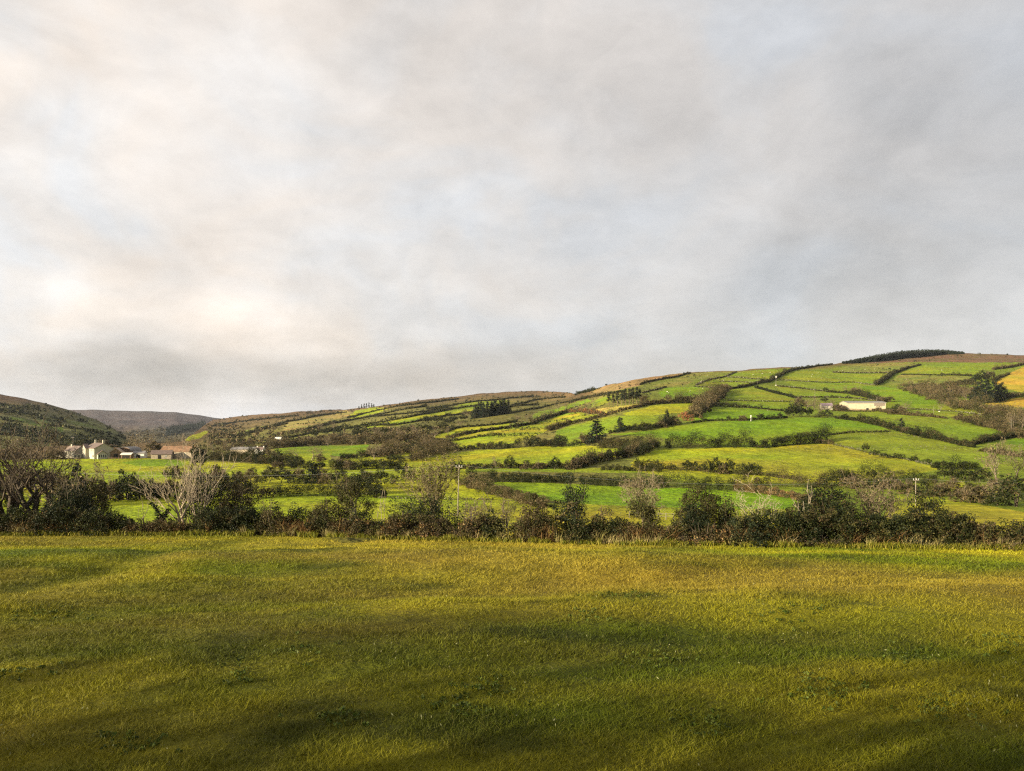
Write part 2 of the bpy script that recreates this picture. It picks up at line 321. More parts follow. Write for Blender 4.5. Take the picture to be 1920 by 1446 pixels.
# sward colours (albedo) and roughness
VIV = (0.115, 0.180, 0.004); GRN = (0.135, 0.178, 0.008); YGR = (0.20, 0.225, 0.007); YEL = (0.22, 0.222, 0.010); TAN = (0.28, 0.22, 0.045)
GOLD = (0.29, 0.225, 0.02); OLV = (0.10, 0.10, 0.022); MOOR = (0.12, 0.075, 0.035); HEATH = (0.075, 0.05, 0.035); RGH = (0.14, 0.15, 0.025); DRK = (0.03, 0.032, 0.012)
FIELDS = [  # polygon in photo position, colour, roughness
 ([(620, 864), (780, 860), (850, 858), (885, 878), (870, 905), (700, 905), (620, 885)], YGR, 0.15),
 # lower valley floor
 ([(-900, 1040), (-900, 860), (0, 862), (140, 862), (210, 861), (280, 860), (400, 866), (500, 872), (490, 892), (470, 915), (480, 1040)], YGR, 0.1),
 ([(225, 868), (262, 862), (330, 862), (345, 868), (345, 876), (262, 874)], VIV, 0.05),
 ([(440, 1040), (440, 905), (525, 905), (860, 905), (1010, 950), (1300, 1040)], YGR, 0.1),
 ([(470, 892), (625, 878), (760, 880), (745, 905), (650, 905), (480, 905)], YGR, 0.15),
 ([(512, 842), (595, 835), (695, 833.5), (680, 852), (660, 858), (600, 852), (528, 851)], VIV, 0.1),
 ([(490, 852), (620, 851), (622, 880), (495, 880)], YGR, 0.25),
 ([(640, 862), (728, 849), (790, 844), (770, 856), (665, 866)], YGR, 0.1),
 ([(700, 927), (705, 905), (800, 904), (862, 908), (925, 932), (860, 934)], YGR, 0.05),
 ([(870, 960), (925, 934), (985, 940), (1120, 946), (1290, 953), (1480, 955), (1500, 1040), (860, 1040)], YEL, 0.5),
 ([(920, 902), (1000, 903), (1084, 907), (1180, 912), (1283, 914), (1400, 920), (1495, 936), (1480, 954), (1283, 952), (1110, 946), (985, 932)], VIV, 0.05),
 ([(1290, 950), (1390, 955), (1390, 1000), (1200, 1000), (1200, 962)], YGR, 0.3),
 ([(878, 885), (880, 878), (960, 877), (1070, 877), (1160, 880), (1240, 884), (1240, 888), (1000, 886)], GRN, 0.1),
 ([(815, 855), (900, 845), (985, 839.5), (1084, 836), (1180, 842), (1172, 852), (1110, 864), (1075, 872), (960, 874), (850, 876)], YGR, 0.12),
 ([(1195, 856), (1230, 843), (1300, 842), (1430, 838), (1560, 830), (1640, 842), (1700, 861), (1765, 878), (1700, 890), (1560, 905), (1300, 905), (1180, 882)], YEL, 0.3),
 ([(1195, 856), (1230, 843), (1300, 841), (1430, 838), (1330, 850), (1260, 862), (1180, 870)], YGR, 0.1),
 ([(1680, 930), (1765, 932), (1830, 944), (1925, 962), (2900, 990), (2900, 1040), (1640, 1040), (1660, 960)], YEL, 0.45),
 ([(1770, 902), (1810, 902), (1808, 916), (1780, 916)], YGR, 0.3),
 # middle slopes
 ([(1141, 815), (1200, 808), (1300, 796.5), (1400, 790), (1500, 784), (1570, 784), (1640, 797), (1665, 806), (1550, 814), (1520, 826), (1430, 840), (1330, 836), (1230, 822)], VIV, 0.0),
 ([(1555, 828), (1560, 816), (1603, 811.5), (1700, 810), (1790, 831), (1840, 840), (1860, 880), (1760, 876), (1700, 860), (1614, 843)], GRN, 0.22),
 ([(1570, 782), (1590, 772), (1660, 773), (1700, 778), (1800, 790), (1885, 808), (1895, 816), (1850, 822), (1790, 829), (1720, 808), (1640, 795)], GRN, 0.08),
 ([(1885, 822), (1920, 820), (2900, 830), (2900, 850), (1920, 838), (1890, 830)], VIV, 0.05),
 ([(860, 802), (1002, 790.5), (1020, 788), (1072, 771), (1100, 776), (1020, 792), (910, 811), (860, 816)], GRN, 0.15),
 ([(850, 815), (920, 806), (1010, 795), (1050, 778), (1072, 776), (1124, 780), (1072, 796), (1030, 803), (1015, 812), (985, 824), (960, 834), (860, 838)], YEL, 0.75),
 ([(860, 826), (900, 822), (930, 832), (900, 840), (858, 842)], YGR, 0.3),
 ([(1090, 774), (1140, 765), (1204, 756), (1222, 757), (1146, 777), (1124, 776)], TAN, 0.2),
 ([(1165, 778), (1228, 760), (1300, 756), (1305, 770), (1290, 774), (1233, 780), (1200, 784)], YGR, 0.12),
 ([(1042, 807), (1109, 790), (1140, 783), (1160, 781), (1235, 782), (1235, 796), (1180, 800), (1146, 810), (1096, 822), (1060, 830), (1040, 830)], GRN, 0.15),
 ([(1060, 822), (1090, 822), (1100, 836), (1060, 838)], GRN, 0.1),
 ([(805, 818), (830, 810), (920, 797), (955, 790), (955, 800), (900, 808), (840, 820), (815, 824)], YGR, 0.1),
 ([(835, 829), (880, 818), (920, 812), (925, 822), (925, 832), (865, 838)], YGR, 0.12),
 ([(1297, 792), (1305, 774), (1322, 764), (1365, 766), (1410, 768), (1470, 773), (1474, 784), (1387, 788), (1331, 789)], VIV, 0.05),
 ([(1365, 752), (1425, 752.5), (1485, 755), (1484, 768), (1399, 763)], GRN, 0.05),
 ([(1365, 733), (1397, 727), (1416, 727), (1453, 738), (1489, 746), (1490, 752), (1425, 750), (1365, 750)], GRN, 0.12),
 ([(1233, 739), (1249, 728), (1301, 728), (1350, 730), (1342, 742), (1280, 745), (1240, 745)], VIV, 0.05),
 ([(1301, 726), (1331, 713), (1359, 708), (1425, 712), (1414, 722), (1395, 725), (1350, 729)], GRN, 0.2),
 ([(1331, 708), (1378, 698), (1420, 694), (1490, 692), (1470, 700), (1444, 711), (1425, 709), (1359, 705)], GRN, 0.2),
 ([(1294, 700), (1340, 697), (1378, 696), (1340, 706), (1305, 712), (1290, 722), (1230, 728), (1215, 727)], RGH, 0.6),
 ([(1455, 725), (1509, 728), (1560, 733), (1660, 746), (1640, 752), (1590, 746), (1546, 742), (1500, 742), (1470, 738)], GRN, 0.05),
 ([(1470, 705), (1500, 696), (1562, 698), (1640, 700), (1600, 716), (1519, 715), (1462, 712)], GRN, 0.2),
 ([(1560, 700), (1674, 700), (1650, 716), (1641, 724), (1600, 728), (1509, 726), (1470, 718), (1480, 714), (1600, 714)], GRN, 0.1),
 ([(1560, 697), (1600, 684), (1700, 680), (1726, 686), (1674, 698)], RGH, 0.55),
 ([(1680, 699), (1726, 687), (1832, 680), (1915, 681), (1862, 692), (1820, 703), (1749, 702)], GRN, 0.2),
 ([(1660, 718), (1690, 703), (1820, 706), (1815, 718), (1776, 724), (1740, 728), (1700, 724)], RGH, 0.7),
 ([(1615, 724), (1660, 726), (1710, 733), (1745, 745), (1780, 755), (1770, 768), (1712, 765), (1650, 752), (1620, 738)], VIV, 0.1),
 ([(1712, 769), (1764, 770), (1770, 758), (1850, 775), (1845, 782), (1795, 786), (1760, 780)], GRN, 0.15),
 ([(1640, 679), (1700, 671), (1728, 665), (1808, 660), (1925, 664), (2900, 680), (2900, 700), (1925, 681), (1832, 680), (1707, 679), (1624, 682)], MOOR, 0.6),
 ([(1860, 716), (1885, 702), (1925, 686), (2900, 700), (2900, 745), (1925, 738), (1891, 732)], GOLD, 0.15),
 ([(1845, 757), (1874, 751), (1925, 744), (2900, 750), (2900, 772), (1925, 765), (1887, 768)], GOLD, 0.2),
 ([(1205, 721), (1294, 700), (1290, 694), (1205, 704), (1150, 716), (1100, 732), (1120, 740)], (0.19, 0.13, 0.05), 0.8),
 # long slope to the left, above the scrub
 ([(535, 818), (600, 808), (690, 790), (700, 795), (610, 816), (550, 826)], RGH, 0.4),
 ([(530, 808), (535, 795), (580, 779), (650, 770), (665, 776), (600, 796)], (0.22, 0.18, 0.05), 0.6),
 ([(652, 782), (666, 770), (700, 764), (735, 765), (700, 776), (660, 786)], YGR, 0.35),
 ([(670, 803), (700, 794), (740, 786), (790, 776), (880, 765), (955, 758), (955, 762), (880, 772), (800, 784), (740, 796), (690, 802)], YGR, 0.2),
 ([(725, 795), (760, 787), (790, 783), (782, 790), (740, 798)], GRN, 0.2),
 ([(820, 770), (880, 757), (940, 750), (960, 753), (900, 764), (840, 775)], GRN, 0.35),
 ([(860, 765), (860, 757), (915, 752), (915, 757)], GRN, 0.2),
 ([(995, 782), (1010, 772), (1042, 766), (1100, 748), (1110, 752), (1060, 768), (1042, 777), (1000, 786)], GRN, 0.15),
 ([(1112, 752), (1146, 742), (1150, 752), (1130, 760), (1108, 764)], GRN, 0.2),
 ([(345, 826), (352, 820), (384, 808), (392, 809), (378, 820), (352, 828)], YGR, 0.15),
 ([(440, 812), (470, 803), (500, 798), (500, 803), (460, 812)], RGH, 0.3),
]
gx2 = np.repeat(GX[:, None], NR, 1)
jx = gx2 + (fbm(GXW/14, GD/14, 31, 2)-0.5)*3; jy = GY + (fbm(GXW/14, GD/14, 37, 2)-0.5)*1.6
cg = np.empty(GY.shape+(3,)); rg = np.empty(GY.shape)
# default cover: rough olive pasture, greener to the right, heathery towards the top of the long left slope
wR = np.clip((gx2-1120)/200, 0, 1)[..., None]
top = np.clip(1-(GY-_ys[:, None])/np.interp(GX, [0, 420, 560, 700, 900, 1060, 1150, 1300, 1700, 1920], [40, 42, 26, 10, 16, 26, 12, 3, 10, 12])[:, None], 0, 1)
fb = fbm(GXW/90, GD/90, 3, 4)[..., None]
left = np.array((0.105, 0.115, 0.022))*(0.6+0.8*fb) + np.array([0.05, 0.02, 0.01])*fb
right = np.array((0.13, 0.175, 0.010))*(0.8+0.4*fb)
cg = left*(1-wR)+right*wR
rg = 0.75*(1-wR[..., 0])+0.35*wR[..., 0]
mo = np.array(MOOR)*(0.55+0.9*fb)
cg = cg*(1-top[..., None]**0.6)+mo*top[..., None]**0.6
fbA = fbm(GXW/22, GD/22, 131, 4); fbB = fbm(GXW/6, GD/6, 137, 2); fbC = fbm(GXW/45, GD/35, 139, 3); fbE = fbm(GXW/2.6, GD/7, 149, 2)
cg = cg*(0.75+0.5*fbE)[..., None]
for poly, c, r in FIELDS:
    mk = inpoly(jx, jy, poly)
    fv = (0.36+0.50*fbA[mk]+0.40*fbB[mk]+0.64*fbE[mk])[:, None]*(1+np.array([0.6, 0.0, 0.8])*(fbC[mk]-0.5)[:, None])
    cg[mk] = np.array(c)*fv; rg[mk] = r
cg[:, :6] = np.array((0.10, 0.095, 0.012)); rg[:, :6] = 0.5
# terrain grid + a fold of ground falling away behind the skyline
D2 = GD[:, -1:]*np.array([1.04, 1.15, 1.4])
Z2 = GZ[:, -1:] - GD[:, -1:]*np.array([0.006, 0.03, 0.09])
D0 = GD[:, :1]-4; Z0_ = -(4+0.058*D0)-0.6
AD = np.concatenate([D0, GD, D2], 1); AZ = np.concatenate([Z0_, GZ, Z2], 1); AX = (GX[:, None]-CX)/F*AD
nc, nr = AD.shape
V = np.stack([AX, AD, AZ], -1).reshape(-1, 3)
ci = np.arange(nc-1)[:, None]*nr+np.arange(nr-1)[None]
Fq = np.stack([ci, ci+nr, ci+nr+1, ci+1], -1).reshape(-1, 4)
cc_ = np.concatenate([cg[:, :1], cg, np.repeat(cg[:, -1:], 3, 1)], 1).reshape(-1, 3); ra = np.concatenate([rg[:, :1], rg, np.repeat(rg[:, -1:], 3, 1)], 1).reshape(-1)
obj('hillside', mesh_np('hillside', V, Fq, cc_, M_HILL, alpha=ra, smooth=True), kind='structure', label='patchwork of green pastures climbing from the valley floor to the skyline')

# near meadow
def zm(X, Y):
    X = np.asarray(X, float); Y = np.asarray(Y, float)
    z = -(4.0+0.058*Y)
    yh_ = Y_hedge(np.clip(CX+F*X/np.maximum(Y, 6), -900, 2900)); a = np.clip((Y-6)/14, 0, 1)*np.clip((yh_-0.6-Y)/7, 0.0, 1)
    z = z + a*((fbm(X/13, Y/7, 51, 2)-0.5)*0.95 + (fbm(X/3.2, Y/2.4, 55, 2)-0.5)*0.26)
    # shallow bank running diagonally across the left of the meadow
    s = X-(-16.1+(Y-27)*0.088)
    z = z-0.13*np.exp(-((s+1.2)/0.9)**2)*np.clip((Y-22)/6, 0, 1)*np.clip((47-Y)/4, 0, 1)
    return z
mxs = np.linspace(-75, 75, 420); mys = np.concatenate([np.linspace(-60, 4, 20), np.linspace(4.5, 58, 330)])
MX, MY = np.meshgrid(mxs, mys, indexing='ij')
# stop the meadow at the hedge line
yh = np.full(len(mxs), 45.0)
for _ in range(12): yh = 0.5*yh+0.5*Y_hedge(np.clip(CX+F*mxs/yh, -900, 2900))
yh = yh+0.7
MYc = np.where(MY > 4, 4.5+(MY-4.5)*(yh[:, None]-4.5)/(58-4.5), MY)
MZ = zm(MX, MYc)
def meadow_col(X, Y):
    X = np.asarray(X, float); Y = np.asarray(Y, float)
    a = fbm(X/9, Y/4.5, 61, 4)[..., None]; b = fbm(X/3, Y/2, 67, 3)[..., None]; c = fbm(X/22+3, Y/9, 71, 3)[..., None]
    g1 = np.array((0.086, 0.110, 0.004)); g2 = np.array((0.212, 0.200, 0.009)); dry = np.array((0.205, 0.145, 0.022)); dk = np.array((0.030, 0.042, 0.003))
    t = np.clip((a-0.36)*4.5, 0, 1); r = g1*(1-t)+g2*t
    t = np.clip((c-0.50)*5.0, 0, 1)*0.65; r = r*(1-t)+dry*t
    e = fbm(X/1.3, Y/0.9, 73, 3)[..., None]; r = r*(0.72+0.56*e)
    t = np.clip((0.42-b)*5.0, 0, 1)*0.6; r = r*(1-t)+dk*t
    far = np.clip((Y-18)/20, 0, 1)[..., None]; r = r*(0.72+0.5*far)  # near end darkened in the colour itself, deepening the shade there
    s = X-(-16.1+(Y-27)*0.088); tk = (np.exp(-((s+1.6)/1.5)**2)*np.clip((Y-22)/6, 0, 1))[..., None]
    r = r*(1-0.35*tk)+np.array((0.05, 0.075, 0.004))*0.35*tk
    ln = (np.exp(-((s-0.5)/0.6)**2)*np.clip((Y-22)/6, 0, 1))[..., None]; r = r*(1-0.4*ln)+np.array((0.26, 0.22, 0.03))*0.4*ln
    return r
V = np.stack([MX, MYc, MZ], -1).reshape(-1, 3); nr = len(mys)
ci = np.arange(len(mxs)-1)[:, None]*nr+np.arange(nr-1)[None]
Fq = np.stack([ci, ci+nr, ci+nr+1, ci+1], -1).reshape(-1, 4)
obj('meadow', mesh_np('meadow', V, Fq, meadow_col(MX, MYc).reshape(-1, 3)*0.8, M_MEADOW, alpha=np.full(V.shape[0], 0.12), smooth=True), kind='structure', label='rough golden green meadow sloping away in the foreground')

# hill on the left and the far mountain
def far_layer(name, xs, tops, foot_y, Df, Dt, mat, colf, label, rough, nrow=120, step=3):
    gx = np.arange(xs[0], xs[-1]+1, step); ty = np.interp(gx, xs, tops) + 0.3*np.sin(gx*0.13)+0.3*np.sin(gx*0.047)
    t = np.linspace(0, 1, nrow)
    yy = foot_y*(1-t)[None]+ty[:, None]*t[None]
    DD = np.exp(np.log(Df)*(1-t)+np.log(Dt)*t)[None].repeat(len(gx), 0)
    XX = (gx[:, None]-CX)/F*DD; ZZ = (HY-yy)/F*DD
    ZZ = ZZ + (fbm(XX/(Dt*0.03), DD/(Dt*0.03), 77, 4)-0.5)*Dt*0.008*(t*(1.02-t)*4)[None]
    D2 = DD[:, -1:]*np.array([1.1, 1.5]); Z2 = ZZ[:, -1:]-DD[:, -1:]*np.array([0.01, 0.1])
    DA = np.concatenate([DD, D2], 1); ZA = np.concatenate([ZZ, Z2], 1); XA = (gx[:, None]-CX)/F*DA
    col = colf(gx[:, None].repeat(nrow, 1), yy, XX, DD); col = np.concatenate([col, col[:, -1:], col[:, -1:]], 1)
    nr = nrow+2; V = np.stack([XA, DA, ZA], -1).reshape(-1, 3)
    ci = np.arange(len(gx)-1)[:, None]*nr+np.arange(nr-1)[None]
    Fq = np.stack([ci, ci+nr, ci+nr+1, ci+1], -1).reshape(-1, 4)
    obj(name, mesh_np(name, V, Fq, col.reshape(-1, 3), mat, alpha=np.full(len(V), rough), smooth=True), kind='structure', label=label)
    return dict(gx=gx, yy=yy, DD=DD, ZZ=ZZ)
LH_T = ([-900, -400, -150, 0, 50, 112, 135, 180, 210, 225, 240, 262], [700, 712, 730, 739, 748, 764, 771, 787, 802, 812, 822, 838])
LHF = [([(20, 784), (60, 790), (120, 806), (120, 811), (60, 800), (15, 790)], (0.07, 0.11, 0.012)),
       ([(68, 786), (90, 790), (115, 797), (112, 799), (70, 789)], (0.10, 0.13, 0.03)),
       ([(115, 782), (150, 792), (200, 806), (220, 813), (180, 806), (120, 788)], (0.12, 0.14, 0.03)),
       ([(-900, 790), (-20, 792), (-20, 800), (-900, 800)], (0.08, 0.12, 0.014)),
       ([(160, 786), (200, 802), (222, 812), (210, 812), (165, 793)], (0.13, 0.14, 0.04))]
def c_left(gx, yy, X, D):
    f = fbm(X/60, D/60, 81, 4)[..., None]; t = np.clip((785-yy)/40, 0, 1)[..., None]
    r = np.array((0.085, 0.088, 0.026))*(0.6+0.9*f); r = r*(1-t)+np.array((0.10, 0.062, 0.034))*(0.6+0.8*f)*t
    for p, c in LHF: r[inpoly(gx, yy, p)] = c
    return r
LHL = far_layer('hill', *LH_T, 850, 620, 1500, M_HILL, c_left, 'dark scrubby hill with a few small green fields behind the farm', 0.9)
def c_far(gx, yy, X, D):
    f = fbm(X/260, D/260, 91, 4)[..., None]; t = np.clip((yy-795)/20, 0, 1)[..., None]
    return (np.array((0.074, 0.062, 0.062))*(1-t)+np.array((0.065, 0.058, 0.03))*t)*(0.7+0.6*f)  # heather colour, greyed to carry part of the distance haze
FML = far_layer('mountain', [-300, 60, 100, 140, 170, 230, 290, 330, 380, 420, 520, 700], [772, 770, 770, 769, 768, 771, 771, 773, 780, 785.5, 800, 830], 852, 1700, 4800, M_MOOR, c_far, 'distant brown purple moorland mountain closing the end of the valley', 0.35)

# ------------------------------------------------------------------ plants: builders
PAL = {  # foliage albedos: list of colours, weights implied by repetition
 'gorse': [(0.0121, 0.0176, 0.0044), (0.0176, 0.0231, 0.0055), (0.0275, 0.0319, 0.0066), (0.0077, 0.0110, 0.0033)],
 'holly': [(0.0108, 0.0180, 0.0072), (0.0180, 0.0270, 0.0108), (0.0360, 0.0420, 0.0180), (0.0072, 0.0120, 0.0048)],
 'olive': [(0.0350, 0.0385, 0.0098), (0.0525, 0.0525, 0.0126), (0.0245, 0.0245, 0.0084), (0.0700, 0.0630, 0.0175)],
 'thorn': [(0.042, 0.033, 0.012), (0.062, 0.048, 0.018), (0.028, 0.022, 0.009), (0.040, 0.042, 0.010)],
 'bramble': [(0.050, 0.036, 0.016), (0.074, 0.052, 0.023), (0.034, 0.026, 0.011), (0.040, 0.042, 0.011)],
 'twig': [(0.135, 0.108, 0.055), (0.18, 0.145, 0.07), (0.09, 0.07, 0.04), (0.12, 0.105, 0.04)],
 'brown': [(0.105, 0.076, 0.036), (0.14, 0.104, 0.048), (0.062, 0.044, 0.022), (0.078, 0.070, 0.026)],
 'rust': [(0.28, 0.10, 0.035), (0.22, 0.09, 0.04), (0.33, 0.14, 0.05), (0.16, 0.08, 0.04)],
 'bracken': [(0.17, 0.095, 0.035), (0.23, 0.135, 0.05), (0.12, 0.065, 0.026), (0.27, 0.19, 0.08)],
 'straw': [(0.27, 0.22, 0.09), (0.33, 0.27, 0.12), (0.22, 0.18, 0.06), (0.15, 0.14, 0.04)],
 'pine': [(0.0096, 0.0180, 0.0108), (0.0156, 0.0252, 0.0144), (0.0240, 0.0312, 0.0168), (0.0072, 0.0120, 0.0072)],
 'yellowleaf': [(0.45, 0.36, 0.03), (0.36, 0.30, 0.03), (0.2, 0.19, 0.02), (0.06, 0.06, 0.015)],
 'stone': [(0.30, 0.28, 0.22), (0.20, 0.18, 0.14), (0.07, 0.07, 0.03), (0.10, 0.10, 0.03)],
 'moss': [(0.09, 0.11, 0.012), (0.06, 0.075, 0.012), (0.13, 0.13, 0.02), (0.045, 0.05, 0.014)],
}
def quads(P, s, rng, col, flat=0.0, asp=1.0):
    """leaf-sized faces at points P, half size s (scalar or array), colours col (n,3)"""
    n = len(P); a = rng.normal(size=(n, 3)); a /= np.linalg.norm(a, axis=1)[:, None]+1e-9
    b = rng.normal(size=(n, 3))
    if flat: a[:, 2] *= (1-flat); a /= np.linalg.norm(a, axis=1)[:, None]+1e-9
    b -= (a*b).sum(1)[:, None]*a; b /= np.linalg.norm(b, axis=1)[:, None]+1e-9
    s = (np.ones(n)*s)[:, None]; a = a*s*asp; b = b*s
    V = np.stack([P-a*0.9, P-b*0.62, P+a, P+b*0.62], 1).reshape(-1, 3)
    Fq = np.arange(4*n).reshape(-1, 4)
    return V, Fq, np.repeat(col, 4, 0)
def pick_cols(n, pal, rng, cl=None):
    p = np.array(PAL[pal]); w = rng.integers(0, len(p), n)
    c = p[w]
    if cl is not None: c = 0.45*c+0.55*p[cl % len(p)]
    return c*rng.uniform(0.7, 1.35, (n, 1))
def clusters(C, R, per, leaf, pal, rng, pal2=None, f2=0.0, squash=0.85, asp=1.0):
    """leaf clumps: centres C (k,3), radii R (k,), per leaves each"""
    k = len(C); idx = np.repeat(np.arange(k), per); n = len(idx)
    d = rng.normal(size=(n, 3)); d /= np.linalg.norm(d, axis=1)[:, None]+1e-9
    r = rng.uniform(0.35, 1.0, n)**0.6
    P = C[idx] + d*(R[idx]*r)[:, None]*np.array([1, 1, squash])
    cl = rng.integers(0, 4, k)[idx]
    c = pick_cols(n, pal, rng, cl)
    if pal2:
        m = (rng.random(k) < f2)[idx]; c[m] = pick_cols(int(m.sum()), pal2, rng)
    return quads(P, leaf*rng.uniform(0.6, 1.3, n), rng, c, asp=asp)
def join(parts):
    Vs, Fs, Cs, o = [], [], [], 0
    for V, Fq, C in parts:
        if len(V) == 0: continue
        Vs.append(V); Fs.append(Fq+o); Cs.append(C); o += len(V)
    return np.concatenate(Vs), np.concatenate(Fs), np.concatenate(Cs)
def tubes(segs, sides=4, col=(0.1, 0.08, 0.055), rng=None):
    """segs: array rows p0(3) r0 p1(3) r1"""
    S = np.array(segs, float); n = len(S); p0 = S[:, :3]; r0 = S[:, 3]; p1 = S[:, 4:7]; r1 = S[:, 7]
    d = p1-p0; L = np.linalg.norm(d, axis=1)[:, None]+1e-9; d = d/L
    up = np.where(np.abs(d[:, 2:3]) > 0.9, np.array([[1., 0, 0]]), np.array([[0, 0, 1.]]))
    a = np.cross(d, up); a /= np.linalg.norm(a, axis=1)[:, None]; b = np.cross(d, a)
    an = np.arange(sides)*2*math.pi/sides
    ring = a[:, None]*np.cos(an)[None, :, None]+b[:, None]*np.sin(an)[None, :, None]
    V = np.concatenate([p0[:, None]+ring*r0[:, None, None], p1[:, None]+ring*r1[:, None, None]], 1).reshape(-1, 3)
    base = (np.arange(n)*2*sides)[:, None]; k = np.arange(sides)[None]; k2 = (k+1) % sides
    Fq = np.stack([base+k, base+k2, base+sides+k2, base+sides+k], -1).reshape(-1, 4)
    c = np.tile(np.array(col), (len(V), 1)).astype(float)
    if rng is not None: c = c*np.repeat(rng.uniform(0.7, 1.3, n), 2*sides)[:, None]
    return V, Fq, c
def branches(rng, h, r0, spread=0.8, levels=4, kids=(4, 4, 4, 3), lean=(0, 0), trunk=0.3, up=0.25, wob=0.18, tipr=0.012, fork=1, ratio=0.62, rk=(0.5, 0.7)):
    """bare tree skeleton -> list of segment rows with level; z up, base at the origin"""
    segs = []; tips = []
    def grow(p, d, L, r, lv):
        n = max(2, int(3 - lv*0.5)+1); q = p; rr = r
        for i in range(n):
            d2 = d + rng.normal(size=3)*wob + np.array([0, 0, up*0.35*(lv > 0)]); d2 /= np.linalg.norm(d2)
            q2 = q + d2*L/n; r2 = max(tipr, rr*(0.80 if lv else 0.88))
            segs.append([*q, rr, *q2, r2, lv]); q, d, rr = q2, d2, r2
            if lv < levels and (i >= 1 or lv > 0):
                for k in range(max(1, kids[min(lv, len(kids)-1)]//(n-1 if lv == 0 else n))):
                    side = rng.normal(size=3); side[2] *= 0.5; side -= side.dot(d)*d; side /= np.linalg.norm(side)+1e-9
                    nd = d*(1-spread*0.55)+side*spread*rng.uniform(0.6, 1.1); nd[2] += up*0.3; nd /= np.linalg.norm(nd)
                    grow(q, nd, L*ratio*rng.uniform(0.7, 1.2)*(1.25 if lv == 0 else 1), max(tipr, rr*rng.uniform(*(rk if lv < 2 else (0.5, 0.7)))), lv+1)
        if lv == levels: tips.append(q)
    for f in range(fork):
        d = np.array([lean[0]+rng.normal()*0.12*(fork > 1), lean[1]+rng.normal()*0.12*(fork > 1), 1.0]); d /= np.linalg.norm(d)
        grow(np.array([rng.normal()*r0*0.8*(fork > 1), rng.normal()*r0*0.8*(fork > 1), 0.0]), d, h*trunk*rng.uniform(0.9, 1.1), r0, 0)
    S = np.array(segs); T = np.array(tips)
    return S, T
def fit(S, T, w, h, q=99.7):
    """scale a skeleton to width w and height h"""
    pts = np.concatenate([S[:, :3], S[:, 4:7]]); zx = np.percentile(pts[:, 2], q)
    c = np.median(pts[:, :2], 0); ex = np.percentile(np.abs(pts[:, :2]-c), 98.5)
    kz = h/zx; kx = w/2/ex
    for a in (0, 1): S[:, a] *= kx; S[:, 4+a] *= kx; T[:, a] *= kx
    S[:, 2] *= kz; S[:, 6] *= kz; T[:, 2] *= kz
    return S, T

def thing(name, label, cat, loc, group=None, rz=0.0):
    return obj(name, None, loc=loc, label=label, cat=cat, group=group, rz=rz)

def lobed(rng, w, d, h, z0, k, shape='round'):
    """k clump centres filling a crown of width w, depth d from z0 to h"""
    C = []; R = []
    nl = 5+int(rng.integers(0, 3))
    lob = []
    for i in range(nl):
        a = rng.uniform(0, 2*math.pi); rr = rng.uniform(0.1, 0.55)
        zz = rng.uniform(0.2, 0.85)
        if shape == 'cone': rr *= (1-zz)*1.2
        if shape == 'spire': rr *= 0.5*(1-zz)+0.15
        lob.append((math.cos(a)*rr*w/2, math.sin(a)*rr*d/2, z0+(h-z0)*zz, rng.uniform(0.22, 0.42)*min(w, (h-z0)*1.6)*(1.15-0.5*zz if shape in ('cone', 'spire') else 1)))
    for i in range(k):
        l = lob[rng.integers(0, nl)]; u = rng.normal(size=3); u /= np.linalg.norm(u); r = l[3]*rng.uniform(0.55, 1.0)
        p = np.array([l[0]+u[0]*r, l[1]+u[1]*r, l[2]+u[2]*r*0.8])
        p[0] = np.clip(p[0], -w/2, w/2); p[1] = np.clip(p[1], -d/2, d/2); p[2] = np.clip(p[2], z0, h)
        C.append(p); R.append(l[3]*rng.uniform(0.18, 0.34))
    return np.array(C), np.array(R)

def massed(rng, w, d, h, k, r, z0=0.0, under=0.0):
    """k clump centres filling an irregular mound w x d, h high; under > 0 tucks the skirt in"""
    C = []; R = []; ph = rng.uniform(0, 50, 2)
    while len(C) < k:
        u = rng.uniform(-1, 1, 2); q = math.hypot(*u)
        if q > 1: continue
        top = h*(math.sqrt(max(0, 1-q**2.2))*0.75+0.25)*(0.62+0.62*float(fbm(u[0]*1.7+ph[0], u[1]*1.7+ph[1], 3, 3)))
        if top > h: top = h
        z = z0+(top-z0)*rng.uniform(0, 1)**0.55
        if under and q > 0.35 and z < h*under*q: z = h*under*q*rng.uniform(0.9, 1.2)
        rr = r*rng.uniform(0.6, 1.25)
        C.append((u[0]*w/2, u[1]*d/2, max(z-rr*0.5, rr*0.3))); R.append(rr)
    return np.array(C), np.array(R)

